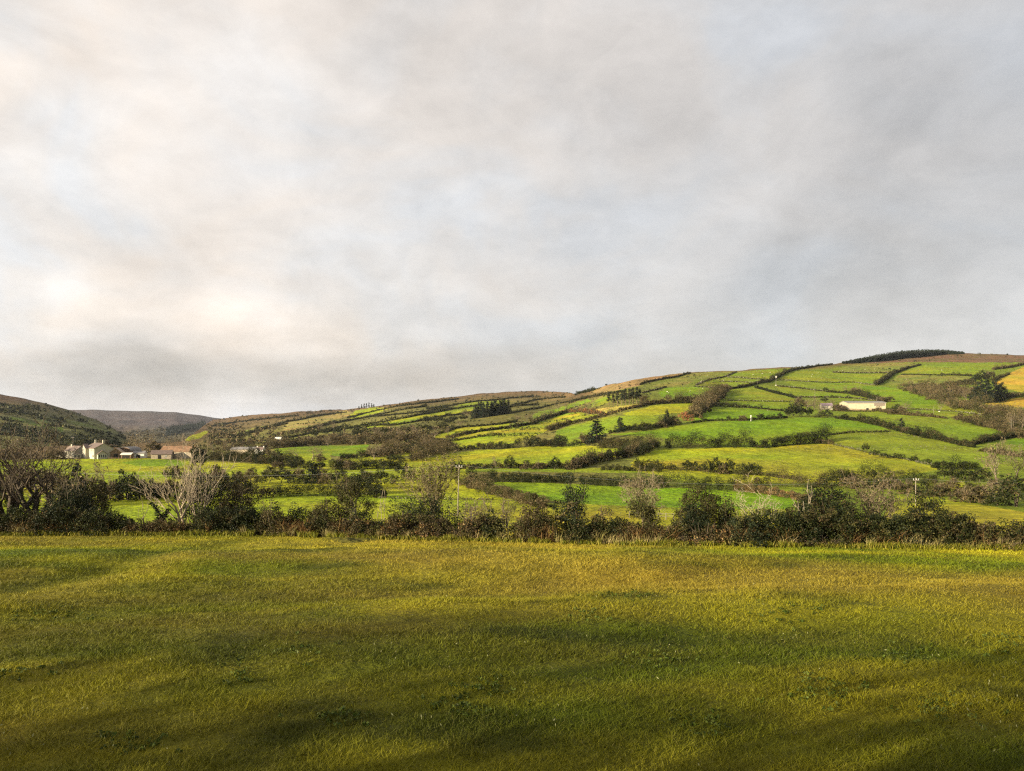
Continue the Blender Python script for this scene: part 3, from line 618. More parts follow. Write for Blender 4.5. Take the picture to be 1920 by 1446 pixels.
# ------------------------------------------------------------------ small tree and bush prototypes (unit height) for the middle distance
def proto_mesh(kind, seed):
    rng = np.random.default_rng(seed); parts = []; tparts = []
    def tr(t): parts.append(t); tparts.append(t)
    if kind == 'bush':
        C, R = massed(rng, 1.05, 1.0, 0.95, 60, 0.13); parts.append(clusters(C, R, 20, 0.038, 'gorse', rng, 'olive', 0.25))
        tr(tubes([[0, 0, 0, 0.03, 0.03, 0, 0.4, 0.015], [0, 0, 0, 0.03, -0.08, 0.05, 0.4, 0.015]], 4, (0.09, 0.07, 0.05)))
    elif kind == 'round':
        C, R = massed(rng, 0.95, 0.9, 0.97, 74, 0.12, z0=0.10, under=0.55); parts.append(clusters(C, R, 20, 0.034, 'gorse', rng, 'olive', 0.22))
        S, T = branches(rng, 0.6, 0.035, 0.7, 1, (4, 3)); tr(tubes(S[:, :8], 4, (0.09, 0.075, 0.05), rng))
    elif kind == 'pine':
        C = []; R = []
        for z in np.linspace(0.10, 0.97, 16):
            rr = 0.30*(1.04-z)**0.8+0.03
            for k in range(max(2, int(13*rr/0.25))):
                a = rng.uniform(0, 6.283); q = rr*rng.uniform(0.3, 1.1); C.append((math.cos(a)*q, math.sin(a)*q, z-q*0.25+rng.normal()*0.03)); R.append(0.045+0.11*rr)
        parts.append(clusters(np.array(C), np.array(R), 14, 0.027, 'pine', rng, 'thorn', 0.12, squash=0.6))
        tr(tubes([[0, 0, 0, 0.028, 0, 0, 0.9, 0.008]], 5, (0.08, 0.06, 0.045)))
    elif kind == 'tallpine':
        C = []; R = []
        for i in range(46):
            a = rng.uniform(0, 6.283); q = rng.uniform(0, 0.22); z = rng.uniform(0.34, 0.96); C.append((math.cos(a)*q*(1.25-z), math.sin(a)*q*(1.25-z), z)); R.append(rng.uniform(0.05, 0.09))
        parts.append(clusters(np.array(C), np.array(R), 18, 0.026, 'pine', rng, 'thorn', 0.3))
        tr(tubes([[0, 0, 0, 0.022, 0.01, 0, 0.9, 0.01]], 5, (0.15, 0.10, 0.07)))
    elif kind == 'bare':
        S, T = branches(rng, 1, 0.03, 0.9, 4, (8, 5, 4, 3), tipr=0.0035, up=0.3, trunk=0.20, ratio=0.72, wob=0.13)
        S, T = fit(S, T, 0.95, 1.0); S[:, 3] = np.minimum(S[:, 3], 0.03)
        tr(tubes(S[S[:, 8] <= 1][:, :8], 4, (0.20, 0.16, 0.11), rng)); parts.append(tubes(S[S[:, 8] > 1][:, :8], 3, (0.17, 0.13, 0.085), rng))
        P = np.concatenate([T+rng.normal(size=T.shape)*0.03 for _ in range(2)]); P = P[P[:, 2] > 0.25]; parts.append(quads(P, 0.018, rng, pick_cols(len(P), 'twig', rng), asp=2.2))
    elif kind == 'scrub':
        C, R = massed(rng, 1.1, 1.0, 0.92, 60, 0.12); parts.append(clusters(C, R, 18, 0.034, 'brown', rng, 'thorn', 0.4, asp=1.8))
        S, T = branches(rng, 1, 0.02, 0.8, 3, (6, 4, 3), tipr=0.005, fork=3); S, T = fit(S, T, 1.0, 1.0); tr(tubes(S[:, :8], 3, (0.16, 0.12, 0.08), rng))
    elif kind == 'rustbush':
        C, R = massed(rng, 1.1, 1.0, 0.95, 56, 0.13); parts.append(clusters(C, R, 20, 0.038, 'rust', rng, 'brown', 0.25))
    elif kind == 'olivebush':
        C, R = massed(rng, 1.1, 1.0, 0.95, 60, 0.13); parts.append(clusters(C, R, 20, 0.038, 'olive', rng, 'gorse', 0.35))
        tr(tubes([[0, 0, 0, 0.03, 0.03, 0, 0.4, 0.015]], 4, (0.09, 0.07, 0.05)))
    V, Fq, C = join(parts); whole = mesh_np(kind, V, Fq, C, M_LEAF)
    ns = len(tparts)
    V, Fq, C = join([p for p in parts if not any(p is q for q in tparts)] or parts); crown = mesh_np(kind+'_crown', V, Fq, C, M_LEAF)
    trunk = None
    if ns:
        V, Fq, C = join(tparts); trunk = mesh_np(kind+'_trunk', V, Fq, C, M_LEAF)
    return whole, crown, trunk
PROTO = {}
for kd, nv in (('bush', 4), ('round', 4), ('pine', 3), ('tallpine', 3), ('bare', 5), ('scrub', 4), ('rustbush', 2), ('olivebush', 3)):
    PROTO[kd] = [proto_mesh(kd, 100+len(kd)*31+i*13) for i in range(nv)]
NAME = {'bush': ('evergreen_bush', 'bush'), 'round': ('evergreen_tree', 'tree'), 'pine': ('conifer_tree', 'conifer'), 'tallpine': ('pine_tree', 'pine'),
        'bare': ('bare_tree', 'tree'), 'scrub': ('leafless_bush', 'bush'), 'rustbush': ('rusty_leaved_bush', 'bush'), 'olivebush': ('olive_green_bush', 'bush')}
_ct = [0]
def plant(kind, x, yb, hpx, label, wpx=None, group=None, Dd=None, sink=0.04):
    """one plant standing on the hillside at photo position (x, yb), hpx tall there"""
    _ct[0] += 1; rng = np.random.default_rng(900+_ct[0])
    if Dd is None: p = W(x, yb)
    else:
        X = (x-CX)/F*Dd; p = Vector((X, Dd, float(zg(X, Dd)[0])))
    h = hpx/ppm(p.y); w = (wpx if wpx else hpx)/ppm(p.y)
    me = PROTO[kind][rng.integers(0, len(PROTO[kind]))]
    wk = {'pine': 0.62, 'tallpine': 0.5}.get(kind, 1.05)
    whole, crown, trunk = me; big = (hpx >= 22 or kind == 'bare') and trunk is not None
    o = obj(NAME[kind][0], None if big else whole, loc=(p.x, p.y, p.z-h*sink), label=label, cat=NAME[kind][1], group=group, rz=rng.uniform(0, 6.28))
    if big:
        obj('trunk' if 'tree' in NAME[kind][0] else 'stem', trunk, parent=o); obj('crown', crown, parent=o)
    o.scale = (w/wk, w/wk, h*(1+sink)); return o
ORD = ['first', 'second', 'third', 'fourth', 'fifth', 'sixth', 'seventh', 'eighth', 'ninth', 'tenth', 'eleventh', 'twelfth', 'thirteenth', 'fourteenth', 'fifteenth', 'sixteenth', 'seventeenth', 'eighteenth', 'nineteenth', 'twentieth']
def row(items, phrase, group):
    """items: (kind, x, ybase, height_px, width_px); labels count from the left, phrase says where"""
    items = sorted(items, key=lambda a: a[1]); adj = {'bush': 'dark bush', 'round': 'dark round tree', 'pine': 'dark conifer', 'tallpine': 'tall pine', 'bare': 'bare tree', 'scrub': 'brown leafless bush', 'rustbush': 'rusty bush', 'olivebush': 'olive bush'}
    n = {}
    tot = {}
    for it in items: tot[it[0]] = tot.get(it[0], 0)+1
    for it in items:
        k = it[0]; i = n.get(k, 0); n[k] = i+1
        lab = (adj[k]+' '+phrase) if tot[k] == 1 else ('%s %s from the left %s' % (ORD[i], adj[k], phrase))
        big = 1.12 if it[2] > 855 else 1.08
        plant(k, it[1], it[2], it[3]*(1+(big-1)*0.6), lab, it[4]*big, group)

def hedge(name, pts, hs, label, pal, pal2=None, f2=0.2, wid=None, cat='hedge', rng=None, leafpx=1.25, rough=0.5, dens=1.0, group=None, kind=None, asp=1.0):
    """a grown hedgerow along photo points pts [(x, y)], hs height in photo px (scalar or list per point)"""
    rng = np.random.default_rng(int(abs(pts[0][0])*7+pts[0][1]*13)+len(pts))
    px = np.array([p[0] for p in pts], float); py = np.array([p[1] for p in pts], float)
    hs = np.ones(len(pts))*np.array(hs, float)
    seg = np.concatenate([[0], np.cumsum(np.hypot(np.diff(px), np.diff(py)*3))]); n = max(6, int(seg[-1]/4))
    t = np.linspace(0, seg[-1], n); xs = np.interp(t, seg, px); ys = np.interp(t, seg, py); hh = np.interp(t, seg, hs)
    D = depth(xs, ys); X = (xs-CX)/F*D; Z = zg(X, D); P = np.stack([X, D, Z], 1); H = hh/F*D
    L = np.concatenate([[0], np.cumsum(np.linalg.norm(np.diff(P, axis=0), axis=1))]); Ltot = L[-1]
    Hm = float(np.mean(H)); Dm = float(np.mean(D)); wd = wid if wid else max(1.2, Hm*0.9)
    leaf = leafpx*Dm/F
    step = max(Hm*0.38, 0.5); nst = int(Ltot/step)+2
    s = np.repeat(np.linspace(0, Ltot, nst), 3)+rng.normal(size=nst*3)*step*0.5; s = np.clip(s, 0, Ltot)
    c = np.stack([np.interp(s, L, P[:, i]) for i in range(3)], 1); h = np.interp(s, L, H)
    h = h*(1-rough*0.7+rough*1.25*fbm(s/(Hm*0.9)+3, s*0+pts[0][0], 5, 3))
    h = h*(1+3.0*np.clip(fbm(s/(Hm*0.9)+31, s*0+pts[0][1], 15, 2)-0.60, 0, 1)*rough*2)
    i = np.clip(np.searchsorted(L, s), 1, len(L)-1); tg = P[i]-P[i-1]; tg /= np.linalg.norm(tg, axis=1)[:, None]+1e-9
    nrm = np.stack([-tg[:, 1], tg[:, 0], 0*tg[:, 0]], 1)
    R = np.clip(h*0.42, 0.12, None)*rng.uniform(0.7, 1.15, len(s))
    lv = np.tile([0.3, 0.62, 0.85], nst)[:len(s)]
    c = c + nrm*(rng.normal(size=len(s))*wd*0.25)[:, None]; c[:, 2] += np.maximum(h*lv-R*0.3, R*0.2)
    per = int(np.clip(dens*7*(float(np.mean(R))/leaf)**2*1.1, 7, 220))
    V, Fq, C = clusters(c, R, per, leaf*0.62, pal, rng, pal2, f2, squash=0.8, asp=asp)
    org = P[len(P)//2]
    return obj(name, mesh_np(name, V-org, Fq, C, M_LEAF), loc=tuple(org), label=label, cat=cat if not kind else None, group=group, kind=kind)

# ------------------------------------------------------------------ hedges and walls of the valley and slopes (photo positions, base line)
H_ = hedge
G1 = 'hedgerows dividing the pastures'
H_('hedge', [(515, 929), (560, 929), (640, 929)], [20, 22, 20], 'long clipped dark evergreen hedge on the valley floor, left of centre', 'gorse', wid=2.6, rough=0.25)
H_('hedge', [(690, 931), (722, 930)], [22, 14], 'short dark evergreen hedge stub beside the small bare tree', 'gorse', wid=2.4, rough=0.4)
H_('hedge', [(885, 900), (920, 902), (1000, 903), (1072, 904)], [10, 17, 18, 17], 'straight dark evergreen hedge along the top of the vivid green strip, left half', 'gorse', wid=2.6, rough=0.3, group=G1)
H_('hedge', [(1090, 907), (1130, 910), (1169, 911), (1235, 914)], [17, 19, 20, 24], 'dark evergreen hedge behind the pale fan-shaped bare tree', 'gorse', 'olive', wid=2.8, rough=0.35, group=G1)
H_('hedge', [(1237, 911), (1262, 912), (1290, 914), (1320, 916)], [26, 28, 24, 14], 'tall dark gappy hedge right of the fan-shaped bare tree', 'gorse', 'olive', 0.3, rough=0.6, group=G1)
H_('hedge', [(1322, 917), (1355, 918), (1388, 919)], [24, 26, 24], 'clipped black-green hedge block above the bright strip', 'gorse', rough=0.25, group=G1)
H_('bracken_bank', [(1385, 920), (1430, 924), (1470, 930), (1510, 939)], [16, 15, 13, 10], 'bank of red-brown bracken at the right end of the bright strip', 'bracken', 'brown', 0.5, cat='bracken bank', wid=3)
H_('hedge', [(1390, 912), (1440, 910), (1500, 912), (1560, 912)], [22, 26, 30, 30], 'rough dark scrub hedge rising behind the bracken bank', 'olive', 'brown', 0.4, rough=0.9, group=G1)
H_('hedge', [(1560, 900), (1600, 899), (1650, 900), (1700, 902), (1755, 904)], [18, 26, 20, 24, 18], 'dark scrub hedge below the large yellow field, right of centre', 'gorse', 'olive', 0.35, rough=0.8, group=G1)
H_('hedge', [(1200, 880), (1300, 884), (1390, 890), (1440, 892), (1500, 900)], [7, 8, 7, 7, 8], 'low olive hedge at the foot of the large yellow field', 'olive', 'brown', 0.4, rough=0.6, group=G1)
H_('gorse_bank', [(866, 905), (890, 912), (915, 921), (950, 930), (985, 940), (1020, 952)], [10, 15, 17, 17, 15, 12], 'brown and olive scrub bank running down beside the utility pole field', 'olive', 'brown', 0.5, wid=5, cat='scrub bank', rough=0.5)
H_('dry_stone_wall', [(702, 933), (760, 934), (830, 935), (900, 936), (925, 935)], [4, 4, 5, 5, 3], 'low dark field wall crossing below the small bare tree', 'thorn', 'stone', 0.3, cat='wall', wid=0.8, rough=0.3)
H_('hedge', [(868, 879), (930, 878), (1000, 878), (1072, 880)], [9, 10, 9, 11], 'low dark hedge under the central yellow-green field', 'gorse', 'brown', 0.3, rough=0.5, group=G1)
H_('hedge', [(1072, 881), (1110, 870), (1150, 860), (1190, 851), (1230, 838)], [18, 18, 17, 17, 18], 'tall brown-tinged hedge climbing diagonally between the two yellow fields', 'gorse', 'brown', 0.45, rough=0.8, group=G1)
H_('hedge', [(1130, 883), (1180, 884), (1240, 886)], [8, 10, 12], 'short low hedge left of the fan-shaped tree crown', 'olive', 'gorse', 0.4, group=G1)
H_('hedge', [(622, 880), (680, 879), (750, 878)], [17, 17, 15], 'dark bushy hedge across the valley floor left of the tall bushy bare tree', 'gorse', 'olive', 0.3, rough=0.7, group=G1)
H_('hedge', [(640, 861), (700, 858), (745, 853), (770, 850)], [6, 8, 10, 12], 'low dark hedge above the narrow green strip left of centre', 'gorse', 'brown', 0.4, rough=0.8, group=G1)
H_('hedge', [(400, 862), (440, 865), (500, 870), (560, 876)], [16, 20, 18, 16], 'thick mixed hedge right of the farm across the flat field', 'thorn', 'gorse', 0.45, rough=0.7, group=G1)
H_('hedge', [(855, 846), (880, 844), (930, 842), (976, 840)], [9, 11, 13, 13], 'dark bushy hedge on the upper left edge of the central yellow-green field', 'gorse', 'thorn', 0.3, rough=0.8, group=G1)
H_('hedge', [(987, 838), (1015, 838), (1060, 838)], [15, 16, 20], 'dark hedge clump on the upper edge of the central yellow-green field', 'gorse', 'thorn', 0.25, rough=0.8, group=G1)
H_('hedge', [(1126, 840), (1160, 840), (1202, 840)], [15, 19, 17], 'grey-brown scrub hedge left of the diagonal hedge top', 'thorn', 'olive', 0.35, rough=0.5, group=G1)
H_('hedge', [(1252, 839), (1290, 839), (1346, 839)], [20, 21, 19], 'long dark tree hedge between the vivid field and the yellow field, left block', 'gorse', 'thorn', 0.3, rough=0.55, group=G1)
H_('hedge', [(1349, 839), (1385, 838), (1418, 838)], [19, 21, 16], 'dark tree hedge between the vivid field and the yellow field, middle block', 'gorse', 'thorn', 0.3, rough=0.55, group=G1)
H_('hedge', [(1432, 838), (1460, 836), (1500, 832), (1530, 829), (1552, 825)], [13, 20, 22, 26, 25], 'rising dark tree hedge right of the vivid field, right block', 'gorse', 'thorn', 0.2, rough=0.6, group=G1)
H_('hedge', [(1418, 839), (1440, 838)], [4, 4], 'short low gap hedge between two blocks of the tree hedge', 'thorn', group=G1)
H_('hedge', [(1525, 830), (1545, 831), (1562, 832)], [9, 9, 7], 'low brown bush hedge at the right foot of the rising tree hedge', 'brown', 'olive', 0.4, group=G1)
H_('hedge', [(1027, 808), (1050, 802), (1072, 796), (1109, 788), (1146, 778), (1184, 767), (1228, 758), (1262, 756), (1300, 755)], [11, 9, 6, 6, 6, 6, 6, 6, 7], 'long thin brown hedge curving up past the rough yellow pasture', 'thorn', 'brown', 0.4, rough=0.4, group=G1)
H_('hedge', [(850, 820), (885, 812), (935, 804), (1002, 795), (1020, 787), (1050, 779), (1072, 772)], [6, 6, 6, 6, 9, 7, 6], 'dark hedge along the lower side of the upper left green strip', 'gorse', 'brown', 0.35, rough=0.6, group=G1)
H_('hedge', [(1054, 775), (1090, 773), (1112, 776), (1136, 781)], [5, 6, 6, 5], 'short rusty brown hedge beside the tan field', 'brown', 'rust', 0.3, group=G1)
H_('hedge', [(1067, 757), (1097, 748), (1146, 739), (1165, 735)], [4, 4, 4, 4], 'thin dark hedge high under the skyline above the pine clump', 'gorse', 'brown', 0.4, group=G1)
H_('hedge', [(1142, 812), (1176, 805), (1230, 802), (1262, 797)], [5, 10, 12, 10], 'dark brown hedge along the upper left edge of the vivid field', 'thorn', 'gorse', 0.5, rough=0.8, group=G1)
H_('hedge', [(1297, 795), (1331, 791), (1387, 790), (1440, 787), (1476, 784)], [4, 4, 4, 4, 4], 'thin dark hedge along the top of the vivid field', 'gorse', 'thorn', 0.4, group=G1)
H_('hedge', [(1337, 763), (1360, 763), (1399, 765), (1430, 767), (1468, 771)], [7, 7, 6, 4, 3], 'short dark hedge above the small vivid field', 'gorse', 'thorn', 0.4, rough=0.8, group=G1)
H_('dry_stone_wall', [(1365, 751.5), (1425, 752), (1486, 754)], 2.2, 'thin pale stone wall between the two upper green fields', 'moss', 'stone', 0.4, cat='wall', group='stone field walls')
H_('hedge', [(1365, 731), (1397, 726), (1416, 723), (1444, 716), (1462, 707), (1472, 700), (1492, 695), (1519, 690), (1560, 685)], [4, 4, 5, 5, 6, 5, 4, 3, 3], 'dark hedge zigzagging up to the skyline past the white sign', 'gorse', 'thorn', 0.4, rough=0.6, group=G1)
H_('hedge', [(1416, 727), (1453, 737), (1489, 745), (1500, 747)], [4, 5, 5, 3], 'clipped dark hedge slanting down toward the hidden farmhouse', 'gorse', rough=0.5, group=G1)
H_('hedge', [(1360, 733), (1345, 745), (1330, 757), (1318, 770), (1300, 785)], [12, 15, 15, 15, 11], 'tall brown leafless hedge dropping from the upper green field', 'brown', 'thorn', 0.5, rough=0.8, wid=8, group=G1)
H_('hedge', [(1200, 757), (1240, 757), (1279, 757), (1310, 757), (1345, 757)], [6, 7, 12, 13, 13], 'brown leafless hedge above the curving bright field', 'brown', 'thorn', 0.5, rough=0.8, group=G1)
H_('dry_stone_wall', [(1204, 739), (1227, 733), (1249, 727.5)], 2.5, 'short dark wall left of the sheep pasture', 'thorn', 'stone', 0.3, cat='wall', group='stone field walls')
H_('dry_stone_wall', [(1301, 727), (1325, 727), (1352, 729)], 2.0, 'pale wall along the top of the sheep pasture', 'moss', 'stone', 0.5, cat='wall', group='stone field walls')
H_('dry_stone_wall', [(1380, 698), (1359, 706), (1331, 711), (1305, 724)], 2.2, 'dark wall slanting down from the skyline above the sheep pasture', 'thorn', 'stone', 0.3, cat='wall', group='stone field walls')
H_('dry_stone_wall', [(1359, 706), (1400, 709), (1425, 711)], 2.0, 'pale broken wall crossing the highest green field', 'moss', 'stone', 0.5, cat='wall', group='stone field walls')
H_('dry_stone_wall', [(1350, 717), (1385, 718), (1414, 721)], 2.0, 'broken wall crossing the second highest green field', 'moss', 'stone', 0.5, cat='wall', group='stone field walls')
H_('hedge', [(1200, 722), (1225, 715), (1260, 708), (1294, 700)], [3, 3, 3, 2.5], 'dark hedge edging the tan moor on the skyline', 'gorse', 'thorn', 0.4, group=G1)
H_('hedge', [(1078, 742), (1095, 736), (1115, 732)], [4, 5, 4], 'dark bushes on the shoulder where the two skylines meet', 'gorse', cat='hedge')
H_('dry_stone_wall', [(1462, 713), (1519, 716), (1600, 717), (1640, 723)], 2.0, 'long pale wall across the high pasture above the barn', 'moss', 'stone', 0.5, cat='wall', group='stone field walls')
H_('dry_stone_wall', [(1457, 725), (1509, 728), (1556, 733)], 2.2, 'dark wall below the high pasture left of the barn', 'thorn', 'stone', 0.35, cat='wall', group='stone field walls')
H_('hedge', [(1549, 733), (1595, 737), (1620, 742), (1650, 751)], [3, 6, 7, 7], 'dark hedge running down to the back of the barn', 'gorse', 'thorn', 0.4, rough=0.8, group=G1)
H_('dry_stone_wall', [(1500, 744), (1546, 743), (1590, 744), (1640, 750)], 2.2, 'thin wall with small bushes behind the barn', 'thorn', 'stone', 0.3, cat='wall', group='stone field walls')
H_('hedge', [(1641, 723), (1655, 715), (1676, 701), (1703, 691), (1726, 686)], [8, 8, 6, 3, 2.5], 'straight brown hedge climbing steeply to the moor', 'thorn', 'gorse', 0.5, rough=0.5, group=G1)
H_('dry_stone_wall', [(1562, 699), (1610, 700), (1645, 700), (1676, 700)], 2.4, 'dark wall crossing the slope below the hilltop forest', 'thorn', 'stone', 0.3, cat='wall', group='stone field walls')
H_('hedge', [(1690, 703), (1749, 704), (1785, 704), (1822, 706)], [1.5, 2, 3, 4], 'thin dark hedge leading right to the gully trees', 'gorse', 'thorn', 0.4, group=G1)
H_('hedge', [(1776, 722), (1800, 722), (1822, 720)], [8, 10, 9], 'dark furze clump in front of the gully trees', 'gorse', 'thorn', 0.3, group=G1, cat='hedge')
H_('hedge', [(1862, 694), (1890, 690), (1920, 684), (1990, 676)], [6, 5, 4, 4], 'scrubby hedge along the top of the golden field', 'thorn', 'brown', 0.4, group=G1)
H_('hedge', [(1862, 716), (1876, 709), (1892, 702)], [6, 4, 3], 'short olive hedge tongue in the golden field', 'olive', 'thorn', 0.4, group=G1)
H_('hedge', [(1885, 748), (1905, 744), (1925, 744), (1990, 744)], [9, 9, 7, 6], 'dark hedge between the two golden fields', 'olive', 'brown', 0.4, group=G1)
H_('hedge', [(1637, 771), (1670, 775), (1707, 780), (1740, 783), (1775, 787)], [4, 7, 6, 6, 3], 'brown hedge sloping down right of the barn', 'brown', 'thorn', 0.5, group=G1)
H_('dry_stone_wall', [(1560, 771), (1590, 772), (1640, 773)], 3.0, 'brown field bank in front of the barn', 'thorn', 'brown', 0.4, cat='wall')
H_('dry_stone_wall', [(1700, 767), (1735, 768), (1766, 771), (1800, 774), (1845, 780)], 2.4, 'thin wall between the barn and the gully', 'moss', 'stone', 0.4, cat='wall', group='stone field walls')
H_('hedge', [(1566, 785), (1610, 791), (1645, 799), (1666, 804), (1697, 811), (1726, 818), (1760, 826), (1791, 833), (1826, 840)], [5, 6, 8, 9, 10, 10, 9, 9, 9], 'long dark hedge with standing trees running down right from the farm', 'gorse', 'thorn', 0.35, rough=0.8, group=G1)
H_('dry_stone_wall', [(1553, 817), (1603, 812), (1640, 811), (1668, 810)], 3.4, 'dark straight wall from the tree hedge to the long hedge', 'thorn', 'gorse', 0.4, cat='wall', group='stone field walls')
H_('dry_stone_wall', [(1562, 833), (1590, 839), (1614, 845), (1640, 851), (1700, 861), (1750, 873)], 3.0, 'pale stony wall above the large yellow field', 'stone', 'moss', 0.5, cat='wall', group='stone field walls')
H_('hedge', [(1751, 876), (1780, 880), (1810, 880), (1832, 880)], [10, 13, 14, 14], 'dark hedge end right of the large yellow field', 'gorse', 'olive', 0.3, rough=0.8, group=G1)
H_('hedge', [(1795, 787), (1832, 797), (1874, 806), (1895, 815), (1930, 822)], [9, 11, 12, 12, 14], 'brown tree hedge edging the right side pasture', 'thorn', 'brown', 0.5, rough=0.9, wid=8, group=G1)
H_('hedge', [(1800, 836), (1830, 833), (1862, 825), (1895, 820), (1925, 818)], [5, 8, 8, 10, 8], 'dark and brown hedge below the right side pasture', 'thorn', 'gorse', 0.5, rough=0.8, group=G1)
H_('hedge', [(1840, 846), (1870, 850), (1900, 856), (1960, 862)], [8, 10, 10, 12], 'brown scrub hedge at the right edge above the big bare tree', 'brown', 'olive', 0.4, rough=0.9, group=G1)
# gully thicket on the right
for i, (pt, hh, lb, pl) in enumerate([
    ([(1700, 730), (1725, 738), (1750, 746), (1780, 758), (1810, 768)], [10, 13, 15, 14, 10], 'brown leafless thicket filling the gully, lower edge', 'brown'),
    ([(1707, 727), (1749, 731), (1791, 734), (1825, 742), (1850, 756)], [10, 12, 14, 16, 14], 'brown leafless thicket filling the gully, upper edge', 'brown'),
    ([(1800, 765), (1840, 771), (1880, 780), (1925, 792)], [14, 16, 16, 22], 'brown thicket trailing down to the right from the gully conifers', 'brown'),
    ([(1840, 785), (1880, 795), (1925, 803)], [14, 18, 22], 'brown and dark thicket above the long pasture on the right', 'thorn')]):
    H_('thicket', pt, hh, lb, pl, 'olive', 0.3, wid=14, cat='thicket', rough=0.9)
# scrub, wood edge and lines on the long slope to the left
LS = [([(540, 838), (600, 833), (650, 832), (700, 832), (760, 832)], [10, 13, 17, 15, 14], 'belt of brown leafless trees above the vivid left field, front', 'brown', 'thorn'),
      ([(700, 850), (740, 845), (790, 838), (830, 836)], [14, 17, 19, 18], 'brown wood tongue right of the vivid left field', 'brown', 'thorn'),
      ([(420, 845), (460, 842), (520, 840), (560, 836)], [8, 9, 11, 14], 'brown scrub belt around the white farmhouse', 'brown', 'thorn')]
LS.append(([(768, 864), (795, 860), (815, 855), (838, 846)], [16, 22, 24, 20], 'brown and dark wood behind the tall bushy bare tree', 'thorn', 'brown'))
for pt, hh, lb, a, b in LS: H_('tree_belt', pt, hh, lb, a, b, 0.4, wid=16, cat='tree belt', rough=0.9)
def slope_lines():
    L = [([(480, 806), (540, 792), (600, 780), (650, 774)], 3, 'first dark hedge line from the left on the long slope'),
         ([(560, 808), (620, 796), (690, 783), (740, 772), (800, 762)], 3.5, 'dark hedge line under the skyline pine clump'),
         ([(600, 812), (660, 802), (725, 790), (790, 779), (850, 768), (900, 762)], 4, 'long dark hedge line through the middle of the left slope'),
         ([(652, 784), (690, 775), (735, 765), (800, 756), (860, 749)], 2.5, 'thin hedge line close below the left skyline'),
         ([(665, 805), (700, 798), (740, 797), (790, 788), (880, 774), (960, 764), (1010, 760)], 4, 'dark hedge line leading to the conifer block'),
         ([(960, 776), (1010, 766), (1060, 756), (1100, 748)], 3, 'dark hedge line between conifer block and upper pines'),
         ([(800, 768), (860, 758), (930, 750), (1000, 744)], 2.2, 'faint hedge line high on the central moor'),
         ([(960, 760), (1000, 752), (1060, 745)], 2.2, 'short hedge line right below the central moor'),
         ([(430, 822), (470, 812), (520, 800), (540, 796)], 3.5, 'dark hedge line above the white farmhouse'),
         ([(800, 820), (860, 806), (920, 798), (970, 790)], 4, 'dark hedge line below the conifer block'),
         ([(815, 830), (850, 828), (900, 820), (940, 815)], 5, 'dark hedge line along the lower left green strip'),
         ([(525, 826), (560, 818), (610, 808), (640, 800)], 3.5, 'dark hedge line above the farmhouse with the white roof'),
         ([(400, 800), (440, 793), (500, 786), (560, 780)], 2.5, 'faint hedge line under the lowest part of the skyline'),
         ([(700, 782), (760, 776), (800, 772), (840, 765)], 3, 'hedge line crossing the bright slope strips')]
    for pt, hh, lb in L: H_('hedge', pt, hh, lb, 'gorse', 'thorn', 0.4, rough=0.8, group='hedge lines on the left slope')
slope_lines()

# ------------------------------------------------------------------ individual trees and bushes of the middle distance
row([('round', 955, 879, 27, 20), ('bare', 930, 879, 24, 18), ('round', 1040, 881, 26, 24), ('scrub', 1010, 880, 16, 22), ('scrub', 985, 880, 14, 18)], 'in the hedge under the central yellow-green field', 'trees in the low central hedge')
row([('scrub', 1075, 881, 24, 26), ('scrub', 1092, 876, 22, 24), ('bush', 1112, 871, 20, 22), ('round', 1142, 864, 24, 16), ('round', 1162, 858, 22, 20), ('scrub', 1178, 856, 20, 18), ('round', 1216, 848, 20, 18), ('bush', 1198, 852, 16, 20)], 'in the diagonal hedge between the yellow fields', 'trees in the diagonal hedge')
row([('round', 1196, 881, 24, 14), ('bush', 1213, 880, 20, 22), ('bush', 1232, 882, 22, 26), ('bush', 1259, 880, 13, 14), ('round', 1290, 883, 22, 22), ('bush', 1304, 884, 18, 22), ('round', 1328, 888, 26, 24), ('round', 1343, 888, 33, 22), ('round', 1368, 888, 32, 22), ('scrub', 1356, 889, 20, 20), ('bush', 1392, 890, 25, 22), ('round', 1406, 890, 28, 22), ('bush', 1421, 891, 24, 16)], 'along the foot of the large yellow field', 'bushes along the foot of the yellow field')
row([('round', 1366, 789, 9, 9), ('scrub', 1393, 791, 13, 16), ('round', 1425, 787, 14, 16), ('bush', 1446, 787, 12, 18), ('round', 1462, 785, 13, 10)], 'in the thin hedge above the vivid field', 'trees in the thin hedge above the vivid field')
row([('round', 1585, 788, 13, 14), ('round', 1615, 792, 17, 16), ('round', 1640, 795, 15, 18), ('bush', 1656, 800, 13, 12), ('round', 1671, 804, 14, 17), ('pine', 1690, 806, 21, 16), ('bush', 1714, 817, 22, 26), ('bush', 1738, 822, 14, 18), ('scrub', 1700, 812, 14, 20)], 'in the long hedge right of the barn', 'trees in the long hedge right of the barn')
row([('round', 1623, 847, 19, 15), ('bush', 1640, 852, 13, 18), ('bush', 1657, 857, 11, 14), ('bush', 1680, 858, 12, 11), ('bush', 1691, 860, 12, 12), ('bush', 1714, 864, 13, 18), ('bush', 1739, 869, 11, 15), ('bush', 1668, 858, 7, 10)], 'on the stony wall above the large yellow field', 'round bushes on the stony wall')
